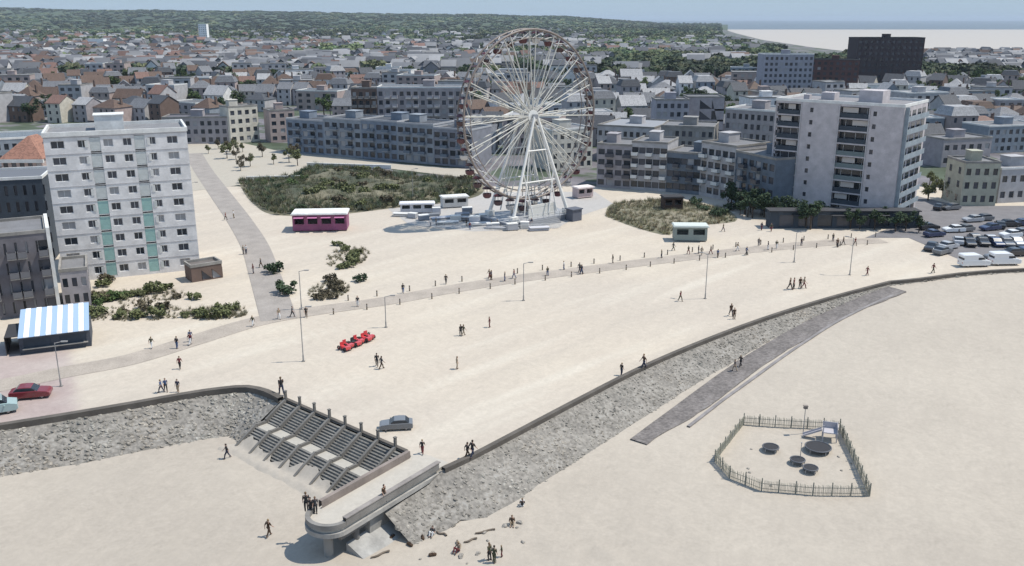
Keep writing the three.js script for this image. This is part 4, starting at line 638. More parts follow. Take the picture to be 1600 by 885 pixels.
// ---------------------------------------------------------------- the town
{
  const anchors = [['the ferris wheel', 830, 170], ['the dark brown towers', 1383, 110], ['the pale tower', 1330, 190], ['the turquoise-striped apartment block', 180, 205], ['the cream gable wall', 410, 185], ['the blue grey terrace', 590, 200], ['the blue grey slab tower', 1228, 120], ['the orange-roofed house', 40, 240], ['the yellowish house', 1530, 270], ['the curving sea front row', 1050, 230]];
  const near = (px, py) => anchors.reduce((m, a) => { const d = Math.hypot((a[1] - px) * 0.7, a[2] - py); return d < m[0] ? [d, a[0]] : m; }, [1e9, ''])[1];
  const protoSpecs = [[9, 5.6, 9, 3.2, 3, 2, 'gable'], [11, 6, 9.5, 3.4, 4, 2, 'gable'], [8, 6.2, 10, 3.4, 3, 2, 'front'], [7, 8.4, 10, 3, 2, 3, 'gable'], [12, 6.2, 10, 3, 4, 2, 'hip'], [10, 8.6, 10, 2.6, 3, 3, 'mansard'], [14, 5.6, 9, 3.6, 5, 2, 'gable'], [9.5, 6, 10, 3.8, 3, 2, 'hip']];
  const kinds = { gable: 'gabled', front: 'gable-fronted', hip: 'hip-roofed', mansard: 'mansard-roofed' }, protos = [];
  const limit = [[-200, 190], [300, 200], [440, 166], [560, 196], [735, 200], [745, 240], [930, 246], [1140, 236], [1200, 236], [1450, 254], [1600, 236], [1900, 230]];
  const baseLimit = (px) => { for (let i = 1; i < limit.length; i++) if (px <= limit[i][0]) return lerp(limit[i - 1][1], limit[i][1], (px - limit[i - 1][0]) / (limit[i][0] - limit[i - 1][0])); return 230; };
  const free = (x, z, r) => footprints.every((f) => { if (f.w === undefined) return Math.hypot(f.x - x, f.z - z) > f.r + r; const dx = x - f.x, dz = z - f.z, c = Math.cos(f.turn), s = Math.sin(f.turn); return Math.abs(dx * c - dz * s) > f.w / 2 + r || Math.abs(dx * s + dz * c) > f.d / 2 + r; });
  const ordinals = ['first', 'second', 'third', 'fourth', 'fifth', 'sixth', 'seventh', 'eighth', 'ninth', 'tenth', 'eleventh', 'twelfth', 'thirteenth', 'fourteenth', 'fifteenth', 'sixteenth', 'seventeenth'];
  let houses = 0, blocks = 0, row = 0;
  const wallMix = ['pale grey', 'pale grey', 'cream', 'white', 'mauve grey', 'mauve grey', 'brick brown', 'pinkish', 'blue grey'];
  for (let z = -246; z > -670; z -= 17 + -z * 0.0195, row++) {
    for (let x = z * 0.6; x < -z * 0.62;) {
      const zz = z + rr(-4, 4), u = R(), dist = Math.hypot(x, zz), px0 = toPixel(x, 0, zz)[0];
      const kind = u < 0.22 ? 'tree' : u < (px0 > 600 && px0 < 1300 ? 0.38 : 0.32) ? 'block' : u < 0.38 ? 'gap' : 'house', spec = Math.floor(R() * 8), w = kind === 'block' ? rr(10, 22) : kind === 'house' ? protoSpecs[spec][0] : 7;
      const cx = x + w / 2, [px, py] = toPixel(cx, 0, zz), turn = fbm(cx * 0.006, zz * 0.006, 61, 2) * 1.6 + rr(-0.08, 0.08); x += w + rr(0.4, 3);
      if (py > baseLimit(px) || px < -40 || px > 1640 || (px > 1300 && px < 1440 && py < 145) || !free(cx - Math.sin(turn) * 5, zz - Math.cos(turn) * 5, w / 2 + 1)) continue;
      const where = near(px, py), rowName = ordinals[Math.min(16, row)], orange = px < 310 && py < 150 ? 0.4 : px < 620 ? 0.2 : 0.07;
      if (kind === 'tree') { const n = 1 + Math.floor(R() * 2.6); for (let k = 0; k < n; k++) tree(cx + rr(-3, 3), zz - rr(0, 8), rr(1.0, 1.7), 'leafy green tree between the houses of the town near ' + where, 'town trees near ' + where, pick([leafM[0], leafM[1], leafM[2]])); continue; }
      if (kind === 'gap') continue;
      if (kind === 'block') {
        const wn = pick(['pale grey', 'pale grey', 'mauve grey', 'blue grey', 'white', 'pinkish']), floors = 2 + Math.floor(R() * 3), rn = R() < 0.5 ? 'grey' : 'pale', hh = floors * 2.8 + 0.6;
        makeBlock({ name: 'town_block', label: `flat-roofed ${wn} block, ${['two', 'three', 'four'][floors - 2]} storeys, ${rowName} row near ${where}`, group: 'flat-roofed town blocks near ' + where, x: cx, z: zz, turn, w, d: rr(10, 14), h: hh, floors, first: dist > 330 ? Math.max(0, floors - 3) : 0, bays: Math.round(w / 4.2), ww: 2.0, wall: WALLS[wn], trim: R() < 0.4 ? M.white : M.concrete, roof: rn === 'grey' ? mat([0.14, 0.145, 0.155], { map: T.asphalt }) : mat([0.36, 0.36, 0.37], { map: T.asphalt }), box: R() < 0.5, curtain: 0.1 });
        blocks++; continue;
      }
      if (houses >= 298) continue;
      houses++;
      const [w0, h0, d0, rh, bays, floors, type] = protoSpecs[spec], wn = pick(wallMix), rn = R() < orange ? pick(['orange tiled', 'brown tiled']) : pick(['dark slate', 'dark slate', 'grey slate', 'grey slate', 'pale grey', 'brown tiled']);
      const label = `${wn} ${kinds[type]} house, ${rn} roof, ${rowName} row near ${where}`, group = 'town houses near ' + where;
      let t = protos[spec];
      if (!t) { t = protos[spec] = makeHouse({ x: cx, z: zz, turn, w: w0, h: h0, d: d0, rh, bays, floors, type, wall: WALLS[wn], roof: ROOFS[rn], label, group }); continue; }
      t = copy(t, cx, 0, zz, turn, label, group); t.position.set(cx, 0, zz);
      t.scale.y = rr(0.85, 1.2);
      t.traverse((m) => { if (m.name === 'wall') m.material = WALLS[wn]; else if (m.name === 'roof') m.material = ROOFS[rn]; });
    }
  }
  console.log('houses', houses, 'blocks', blocks, 'rows', row);
  // farther houses: one mass
  const far = thing('far_houses', 'far grey and white houses of the town massed below the woods', null, 0, 0, 0); far.userData.kind = 'stuff';
  const body = merge([box(1, 1, 1), (() => { const g = extrude([[-0.5, 0], [0.5, 0], [0, 0.5]], 1); g.rotateY(Math.PI / 2); g.translate(-0.5, 1, 0); return g; })(), ...[-0.3, 0, 0.3].map((x) => box(0.13, 0.24, 0.02, x, 0.5, 0.5))]);
  const roofG = (() => { const g = extrude([[-0.58, 0], [0, 0.58], [0.58, 0], [0.58, 0.1], [0, 0.7], [-0.58, 0.1]], 1.06); g.rotateY(Math.PI / 2); g.translate(-0.53, 0.94, 0); return g; })();
  const mats = [], n = 5200;
  for (let i = 0; i < n; i++) {
    const px = rr(-60, 1660), py = px > 1440 ? rr(92, 118) : px > 930 ? (R() < 0.15 ? rr(62, 84) : rr(84, 122)) : R() < 0.22 ? rr(42, 72) : 122 - 52 * Math.pow(R(), 0.9), p = G(px, py), k = fbm(p.x * 0.006, p.z * 0.004, 71, 3);
    if (k < -0.12 || (px > 1180 && px < 1450) || !free(p.x, p.z, 6)) continue; mats.push([p, rr(8, 17), rr(5, 8), rr(8, 11), fbm(p.x * 0.006, p.z * 0.006, 61, 2) * 1.6 + (R() < 0.3 ? 1.57 : 0), px]);
  }
  let k = 0; const place = (o, i) => { const m = mats[i]; if (!m) return false; o.position.copy(m[0]); o.scale.set(m[1], m[2], m[3]); o.rotation.set(0, m[4], 0); k = i; return true; };
  scatter('walls', body, mat([1, 1, 1], { map: T.wall }), n, place, far, 0.2, (c, t) => { const q = pick([[0.34, 0.34, 0.36], [0.3, 0.28, 0.3], [0.5, 0.47, 0.42], [0.75, 0.75, 0.75], [0.25, 0.24, 0.26]]); c.setRGB(q[0] * t, q[1] * t, q[2] * t); });
  scatter('roofs', roofG, mat([1, 1, 1], { map: T.wall }), n, place, far, 0.25, (c, t) => { const px = mats[k][5], q = R() < (px < 320 ? 0.32 : px < 600 ? 0.16 : 0.06) ? pick([[0.2, 0.12, 0.1], [0.15, 0.1, 0.08]]) : pick([[0.1, 0.105, 0.12], [0.17, 0.175, 0.19], [0.32, 0.32, 0.33]]); c.setRGB(q[0] * t, q[1] * t, q[2] * t); });
  // landmarks far away
  const p = G(318, 67), q = G(150, 77);
  makeBlock({ name: 'white_tower', label: 'tall white tower standing alone at the edge of the far woods', x: p.x, z: p.z, w: 15, d: 12, h: 33, floors: 9, bays: 4, wall: mat([0.8, 0.8, 0.8]), curtain: 0.5, box: false, trim: M.white });
  makeBlock({ name: 'white_hall', label: 'bright white hall with blank walls in the far town under the woods', category: 'hall', x: q.x, z: q.z, turn: 0.1, w: 22, d: 16, h: 14, floors: 1, bays: 3, wh: 1.5, wall: mat([0.82, 0.82, 0.82]), roof: mat([0.8, 0.8, 0.8]), trim: M.white, box: false });
}
// woods beyond and among the far houses: one mass
{
  const clump = leafCloud(110, [[0, 0.5, 0, 0.42, 0.38], [0.3, 0.42, 0.1, 0.34, 0.32], [-0.3, 0.4, -0.1, 0.34, 0.3], [0, 0.35, 0.3, 0.3, 0.28]], 0.17), lump = rockGeometry(5); lump.scale(0.5, 0.62, 0.5); lump.translate(0, 0.33, 0);
  const wood = merge([clump, lump]);
  const im = scatter('woods', wood, mat([1, 1, 1], { roughness: 0.9 }), 46000, (o) => {
    let p;
    let px = rr(-120, 1660); const r = R(); if (r > 0.97) px = rr(960, 1126);
    if (r < 0.2) { if (px > 1110 || R() < smooth(px, 900, 1110)) return false; p = hillPoint(px, Math.pow(R(), 0.8)); o.scale.setScalar(rr(16, 30)); o.scale.y *= 0.33; }
    else {
      const py = px > 1180 ? rr(78, 128) : r > 0.97 ? rr(38, 49) : r < 0.72 ? rr(34, 66) + (px > 900 ? rr(0, 34) : 0) : rr(60, 124); if (px > 1128 && py < 62 + (px - 1128) * 0.14) return false;
      p = G(px, py); const k = fbm(p.x * 0.004, p.z * 0.0025, 73, 3); if (py > 72 && k > 0.03 + (px > 900 ? 0.12 : 0)) return false; if (py <= 72 && (k > 0.12 || fbm(p.x * 0.01, p.z * 0.003, 76, 2) > 0.2)) return false;
      if (footprints.some((f) => Math.hypot(f.x - p.x, f.z - p.z) < f.r + 3)) return false;
      const s = rr(7, 14) * (1 + Math.max(0, 60 - py) * 0.03); o.scale.set(s, s * rr(0.7, 1.05), s);
    }
    o.position.copy(p); o.rotation.set(0, R() * 7, 0); return true;
  }, scene, 0.35, (c, t, o) => { const q = pick([[0.058, 0.088, 0.042], [0.085, 0.108, 0.05], [0.042, 0.066, 0.036], [0.115, 0.125, 0.062]]); t *= clamp(1 + fbm(o.position.x * 0.004, o.position.z * 0.0015, 75, 3) * 2.6, 0.45, 1.9); c.setRGB(q[0] * t, q[1] * t, q[2] * t); });
  tag(im, 'green woods and garden trees stretching behind the town to the horizon', 'woods');
}

// ---------------------------------------------------------------- vehicles
const wheelTyre = (() => { const g = new THREE.TorusGeometry(0.25, 0.09, 8, 18); g.scale(1, 1, 1.2); return g; })(), wheelRim = (() => { const g = new THREE.CylinderGeometry(0.19, 0.19, 0.14, 14); g.rotateX(Math.PI / 2); return g; })();
const rimM = mat([0.4, 0.4, 0.42], { metalness: 0.7, roughness: 0.35 }), lampM = mat([0.7, 0.7, 0.72], { roughness: 0.1 }), tailM = mat([0.35, 0.02, 0.02], { roughness: 0.2 });
const paint = (c, n = 0.35) => new THREE.MeshPhysicalMaterial({ color: new THREE.Color(...c), roughness: n, clearcoat: 0.8, clearcoatRoughness: 0.1, side: THREE.DoubleSide });
const PAINTS = { white: paint([0.75, 0.75, 0.75]), silver: paint([0.42, 0.43, 0.45]), black: paint([0.02, 0.02, 0.025]), 'dark blue': paint([0.025, 0.04, 0.1]), grey: paint([0.14, 0.145, 0.155]), red: paint([0.17, 0.012, 0.02]), teal: paint([0.3, 0.4, 0.4]) };
function vehicleProto(van) {
  const side = (pts, w, bevel) => { const g = extrude(pts, w - 2 * bevel, bevel); g.translate(0, 0, -(w - 2 * bevel) / 2); return g; };
  const bodyP = van ? [[-2.5, 0.35], [2.35, 0.35], [2.55, 0.55], [2.5, 1.0], [1.75, 1.2], [1.2, 1.25], [-2.5, 1.25]] : [[-2.05, 0.32], [1.95, 0.32], [2.1, 0.45], [2.08, 0.68], [1.85, 0.82], [0.95, 0.93], [-1.75, 0.98], [-2.08, 0.9], [-2.12, 0.5]];
  const glassP = van ? [[-2.4, 1.25], [1.6, 1.25], [1.05, 1.8], [-2.4, 1.8]] : [[-1.75, 0.97], [0.95, 0.92], [0.3, 1.36], [-1.25, 1.38]];
  const roofP = van ? [[-2.52, 1.78], [1.1, 1.78], [0.7, 2.12], [0.3, 2.2], [-2.4, 2.2], [-2.52, 2.1]] : [[-1.3, 1.35], [0.32, 1.335], [0.15, 1.42], [-0.4, 1.46], [-1.1, 1.44]];
  const w = van ? 1.95 : 1.76;
  return { van, body: side(bodyP, w, 0.07), glass: side(glassP, w - 0.16, 0.05), roof: side(roofP, w - (van ? 0.02 : 0.2), 0.05), w, lx: van ? 2.5 : 2.04, wx: van ? [1.6, -1.6] : [1.3, -1.3] };
}
const CAR = vehicleProto(false), VAN = vehicleProto(true);
function vehicle(p, name, label, cat, group, x, y, z, turn, colour) {
  const t = thing(name, label, cat, x, y, z, turn, group), m = PAINTS[colour];
  part('body', p.body, m, t); part('window_glass', p.glass, M.glass, t); part('roof', p.roof, m, t);
  if (p.van) for (const s of [-1, 1]) part('side_panel', box(2.6, 0.56, 0.04, -1.15, 1.24, s * (p.w / 2 - 0.05)), m, t);
  for (const a of p.wx) for (const s of [-1, 1]) { const q = part('wheel', wheelTyre, M.rubber, t, [a, 0.34, s * (p.w / 2 - 0.12)]); part('rim', wheelRim, rimM, q); }
  for (const s of [-1, 1]) { part('headlight', box(0.1, 0.14, 0.34, p.lx, 0.62, s * 0.62), lampM, t); part('tail_light', box(0.08, 0.16, 0.28, -p.lx - 0.04, 0.72, s * 0.64), tailM, t); part('mirror', box(0.12, 0.12, 0.2, p.van ? 1.3 : 0.72, 1.0, s * (p.w / 2 + 0.1)), m, t); }
  return t;
}
{
  const cars = [[1451, 359, 'black', 0.2], [1460, 370, 'dark blue', 0.3], [1490, 363, 'white', 0.1], [1482, 389, 'silver', 0.5], [1455, 391, 'black', 0.9], [1473, 397, 'grey', 0.6], [1497, 381, 'silver', 1.2], [1514, 384, 'black', 1.4], [1524, 378, 'grey', 1.5], [1535, 383, 'black', 1.4], [1545, 378, 'silver', 1.5], [1556, 384, 'dark blue', 1.5], [1573, 384, 'grey', 1.4], [1588, 383, 'silver', 1.5], [1547, 360, 'dark blue', 0.3], [1562, 356, 'black', 1.2], [1578, 354, 'black', 0.1], [1594, 353, 'dark blue', 0.1], [1579, 371, 'white', 0.2], [1600, 368, 'grey', 0.1], [1580, 400, 'black', 0.1], [1596, 399, 'dark blue', 0.1], [1557, 406, 'grey', 0.2], [1470, 328, 'black', 0.7], [1486, 328, 'grey', 0.3], [1520, 347, 'silver', 0.2], [1536, 345, 'grey', 0.2], [1506, 362, 'grey', 0.3]];
  const lines = ['at the sea wall side of the car park', 'in the middle of the car park', 'on the house side of the car park'];
  const n = {};
  cars.forEach(([px, py, c, a]) => { const g = G(px, py), l = lines[py > 388 ? 0 : py > 365 ? 1 : 2]; vehicle(CAR, 'parked_car', c + ' car parked ' + l, 'car', 'cars in the car park', g.x, 0.04, g.z, a + (R() < 0.5 ? Math.PI : 0), c); });
  let g = G(1537, 422); vehicle(VAN, 'parked_van', 'white van parked on top of the sea wall, closer to the lower walk', 'van', null, g.x - 0.5, 0.03, g.z - 2.5, 0.1, 'white');
  g = G(1576, 417); vehicle(VAN, 'parked_van', 'white van parked on top of the sea wall, next beyond the other van', 'van', null, g.x, 0.03, g.z - 1.5, 0.05, 'white');
  g = G(49, 621); vehicle(CAR, 'parked_car', 'dark red car parked on the pinkish paving above the sea wall', 'car', null, g.x, 0.02, g.z, 0.25, 'red');
  g = G(-4, 647); vehicle(VAN, 'parked_van', 'pale teal van cut by the picture edge beside the dark red car', 'van', null, g.x - 0.6, 0.02, g.z, 0.5, 'teal');
  g = G(619, 670); vehicle(CAR, 'beach_car', 'small grey car standing alone on the sand behind the jetty', 'car', null, g.x, 0.02, g.z, Math.PI + 0.12, 'grey').scale.setScalar(0.82);
}
// ---------------------------------------------------------------- pedal karts
{
  const red = paint([0.55, 0.05, 0.055]), n = ['first from the path', 'second from the path', 'in the middle', 'second from the sea wall', 'closest to the sea wall'];
  const a = G(577, 529), b = G(531, 549);
  for (let k = 0; k < 6; k++) {
    const p = a.clone().lerp(b, (k + 0.2) / 5.6), t = thing('pedal_kart', 'red pedal kart in the slanting row on the sand, ' + ['first from the path', 'second from the path', 'third from the path', 'fourth from the path', 'fifth from the path', 'last, closest to the sea wall'][k], 'pedal kart', p.x + (k % 2) * 0.35, 0.02, p.z, -0.7 + rr(-0.15, 0.15), 'red pedal karts');
    part('frame', merge([box(1.7, 0.14, 0.7, 0, 0.26, 0), box(0.5, 0.3, 0.9, 0.6, 0.36, 0), box(0.12, 0.14, 1.1, -0.6, 0.22, 0)]), red, t);
    part('seat', merge([box(0.5, 0.1, 0.55, -0.35, 0.42, 0), box(0.1, 0.55, 0.55, -0.62, 0.45, 0)]), k === 3 ? M.dark : red, t);
    const wv = new THREE.TorusGeometry(0.17, 0.02, 6, 16); wv.rotateY(1.1); wv.translate(0.2, 0.85, 0); part('steering_wheel', merge([wv, rod(V(0.5, 0.4, 0), V(0.2, 0.85, 0), 0.025, 5)]), M.dark, t);
    for (const x of [-0.6, 0.62]) for (const s of [-1, 1]) part('wheel', wheelTyre, M.rubber, t, [x, 0.34, s * 0.52]).scale.setScalar(0.85);
  }
}
// ---------------------------------------------------------------- lamp posts
function lampPost(px, py, h, label, arm = 1) {
  const p = G(px, py), t = thing('lamp_post', label, 'lamp post', p.x, 0, p.z, arm > 0 ? 0.1 : 2.6);
  part('pole', merge([rod(V(0, 0, 0), V(0, 0.9, 0), 0.11, 10, 0.1), rod(V(0, 0.9, 0), V(0, h, 0), 0.07, 8, 0.05)]), M.pole, t);
  part('arm', rod(V(0, h - 0.05, 0), V(0.9, h + 0.15, 0), 0.045, 6), M.pole, t);
  part('lamp_head', merge([box(0.75, 0.1, 0.26, 1.1, h + 0.1), box(0.6, 0.04, 0.2, 1.1, h + 0.06)]), M.pole, t); part('foot', box(0.4, 0.08, 0.4), M.concrete, t);
}
lampPost(474, 565, 7.2, 'lamp post standing between the promenade path and the sea wall stairs'); lampPost(1102, 467, 7.2, 'lamp post on the sand between the path and the middle of the long slope', -1); lampPost(603, 512, 4.6, 'short lamp post beside the path above the red pedal karts');
lampPost(645, 312, 7.4, 'pale lamp post in front of the dune garden near the white trailers'); lampPost(471, 484, 6, 'lamp post at the corner of the street and the promenade path'); lampPost(1328, 430, 6.5, 'lamp post on the sand by the upper end of the slope', -1); lampPost(95, 604, 5.5, 'lamp post at the edge of the pinkish paving');
lampPost(1241, 410, 5.5, 'lamp post beside the path before the pale tower'); lampPost(303, 330, 6.5, 'lamp post by the street beside the white apartment block'); lampPost(818, 470, 6, 'lamp post beside the path below the ferris wheel');
for (const [d, where] of [[2.9, 'sea'], [-2.9, 'wheel']]) {            // short posts lining the path
  const line = resample(side(pathLine, d), 5.2), shaft = merge([rod(V(0, 0, 0), V(0, 0.82, 0), 0.11, 8, 0.09), new THREE.SphereGeometry(0.12, 8, 6).translate(0, 0.86, 0)]), collar = rod(V(0, 0.6, 0), V(0, 0.68, 0), 0.125, 8), wood = mat([0.16, 0.13, 0.1]);
  for (const p of line) { const px = toPixel(p.x, 0, p.z)[0]; if (px < 500 || px > 1370) continue; const t = thing('bollard', 'short brown post lining the ' + where + ' side of the promenade path', 'bollard', p.x + rr(-0.3, 0.3), 0, p.z, 0, 'posts lining the ' + where + ' side of the path'); part('shaft', shaft, wood, t); part('collar', collar, M.steel, t); }
}
// ---------------------------------------------------------------- fenced play enclosure on the beach
{
  const pts = [[1117, 722], [1162, 664], [1236, 669], [1312, 673], [1359, 776], [1270, 775], [1190, 768], [1140, 748]].map(([a, b]) => sand(a, b)), cx = pts.reduce((s, p) => s + p.x, 0) / 8, cz = pts.reduce((s, p) => s + p.z, 0) / 8;
  const t = thing('picket_fence', 'grey wooden picket fence around the play enclosure on the beach', 'fence', cx, 0, cz), wood = mat([0.33, 0.325, 0.27], { map: T.concrete }), wood2 = mat([0.42, 0.415, 0.34], { map: T.concrete });
  for (let i = 0; i < 8; i++) {
    const a = pts[i], b = pts[(i + 1) % 8], L = a.distanceTo(b), n = Math.round(L / 1.7), list = [], rails = [];
    for (let k = 0; k < n; k++) { const p = a.clone().lerp(b, k / n); part('post', merge([rod(V(p.x - cx, p.y - 0.3, p.z - cz), V(p.x - cx, p.y + 1.45, p.z - cz), 0.07, 7, 0.06)]), wood, t); }
    const m = Math.round(L / 0.125);
    for (let k = 0; k < m; k++) { const p = a.clone().lerp(b, (k + 0.5) / m), l = rr(-0.12, 0.12); list.push(beam(V(p.x - cx + l * 0.1, p.y - 0.05, p.z - cz), V(p.x - cx + l * 0.5, p.y + 1.15 + l, p.z - cz + l * 0.2), 0.105, 0.03)); }
    const sl = part('slats', merge(list), wood2, t); sl.userData.kind = 'stuff';
    for (const y of [0.3, 0.85]) part('rail', beam(V(a.x - cx, a.y + y, a.z - cz), V(b.x - cx, b.y + y, b.z - cz), 0.05, 0.04), wood, t);
  }
  const at = sand;
  const tramp = (px, py, r, label) => {
    const p = at(px, py), q = thing('trampoline', label, 'trampoline', p.x, p.y - 0.04, p.z), f = new THREE.TorusGeometry(r, 0.07, 8, 28); f.rotateX(Math.PI / 2); f.translate(0, 0.55, 0);
    part('frame', f, mat([0.09, 0.095, 0.11], { roughness: 0.6 }), q); const m = new THREE.CylinderGeometry(r - 0.08, r - 0.08, 0.04, 28); m.translate(0, 0.53, 0); part('mat', m, M.dark, q);
    for (let k = 0; k < 5; k++) part('leg', rod(V(Math.cos(k * 1.257) * r, 0, Math.sin(k * 1.257) * r), V(Math.cos(k * 1.257) * r, 0.55, Math.sin(k * 1.257) * r), 0.04, 6), M.steel, q);
  };
  tramp(1278, 705, 1.35, 'largest dark round trampoline in the enclosure, before the grey slide'); tramp(1204, 705, 0.85, 'dark trampoline alone at the sea wall side of the enclosure'); tramp(1246, 725, 0.75, 'dark trampoline by the short mast in the enclosure'); tramp(1266, 738, 0.75, 'dark trampoline closest to the front pickets of the enclosure');
  { const p = at(1296, 692), q = thing('play_slide', 'grey play slide with a raised stand in the far corner of the enclosure', 'slide', p.x, p.y, p.z, -0.3), g = mat([0.42, 0.4, 0.42], { roughness: 0.6 });
    part('stand', merge([box(1.6, 0.1, 1.5, 0, 1.05, -0.75), ...[-0.72, 0.72].flatMap((x) => [-0.1, -1.4].map((z) => box(0.1, 1.9, 0.1, x, 0, z)))]), g, q); part('side_panel', merge([box(0.06, 0.7, 1.3, 0.76, 1.15, -0.75), box(1.5, 0.7, 0.06, 0, 1.15, -1.43)]), g, q);
    part('slide', merge([beam(V(-0.9, 1.1, -0.7), V(-2.8, 0.15, -0.7), 0.6, 0.05), beam(V(-0.9, 1.2, -0.4), V(-2.8, 0.25, -0.4), 0.05, 0.2), beam(V(-0.9, 1.2, -1), V(-2.8, 0.25, -1), 0.05, 0.2)]), g, q); }
  { const p = at(1255, 678), q = thing('lookout_mast', 'thin mast with a small lamp box rising behind the enclosure', 'mast', p.x, p.y, p.z); part('pole', rod(V(0, -0.3, 0), V(0, 3.1, 0), 0.05, 8, 0.04), M.pole, q); part('lamp_box', merge([box(0.42, 0.32, 0.3, 0, 3.05), box(0.5, 0.06, 0.38, 0, 3.37)]), mat([0.2, 0.17, 0.15]), q); }
  { const p = at(1250, 722), q = thing('lookout_mast', 'short thin mast in the middle of the enclosure', 'mast', p.x, p.y, p.z); part('pole', rod(V(0, -0.3, 0), V(0, 2.2, 0), 0.045, 8, 0.035), M.steel, q); part('cap', new THREE.SphereGeometry(0.08, 10, 8).translate(0, 2.2, 0), M.steel, q); }
  for (let k = 0; k < 9; k++) { const p = at(rr(1160, 1330), rr(690, 760)), b = rock.clone(); const m = part('play_stone', b, M.rock, scene, [p.x, p.y, p.z], R() * 6); m.scale.set(rr(0.12, 0.22), 0.16, rr(0.12, 0.22)); tag(m, 'small stone lying on the sand inside the picket fence', 'stone', 'stones inside the picket fence'); }
}
// ---------------------------------------------------------------- people
function field(bones, cell, pad) {                                  // smooth union of tapered capsules, meshed
  const lo = V(1e9, 1e9, 1e9), hi = V(-1e9, -1e9, -1e9);
  for (const [a, b, r, q] of bones) for (const [p, k] of [[a, r], [b, q]]) { lo.min(p.clone().subScalar(k + pad)); hi.max(p.clone().addScalar(k + pad)); }
  const size = Math.max(hi.x - lo.x, hi.y - lo.y, hi.z - lo.z), n = Math.ceil(size / cell) + 4, mc = new MarchingCubes(n, new THREE.MeshBasicMaterial(), false, false, 60000), c = lo.clone().add(hi).multiplyScalar(0.5), half = size / 2 * n / (n - 4);
  const p = V(0, 0, 0), ab = V(0, 0, 0), ap = V(0, 0, 0);
  for (let k = 0; k < n; k++) for (let j = 0; j < n; j++) for (let i = 0; i < n; i++) {
    p.set(c.x + (i - n / 2) / (n / 2) * half, c.y + (j - n / 2) / (n / 2) * half, c.z + (k - n / 2) / (n / 2) * half); let d = 1e3;
    for (const [a, b, r, q, flat] of bones) { ab.subVectors(b, a); ap.subVectors(p, a); const t = clamp(ap.dot(ab) / Math.max(1e-6, ab.lengthSq()), 0, 1), x = ap.x - ab.x * t, y = ap.y - ab.y * t, z = (ap.z - ab.z * t) * (flat || 1), e = Math.sqrt(x * x + y * y + z * z) - lerp(r, q, t), h = clamp(0.5 + 0.5 * (d - e) / 0.035, 0, 1); d = lerp(d, e, h) - 0.035 * h * (1 - h); }
    mc.field[i + j * n + k * n * n] = -d;
  }
  mc.isolation = 0; mc.update();
  const g = new THREE.BufferGeometry(), cnt = mc.count, pos = new Float32Array(mc.positionArray.subarray(0, cnt * 3));
  for (let i = 0; i < cnt; i++) { pos[3 * i] = pos[3 * i] * half + c.x; pos[3 * i + 1] = pos[3 * i + 1] * half + c.y; pos[3 * i + 2] = pos[3 * i + 2] * half + c.z; }
  g.setAttribute('position', new THREE.BufferAttribute(pos, 3)); g.setAttribute('normal', new THREE.BufferAttribute(new Float32Array(mc.normalArray.subarray(0, cnt * 3)), 3)); g.setAttribute('uv', new THREE.BufferAttribute(new Float32Array(cnt * 2), 2)); g.computeVertexNormals(); return g;
}
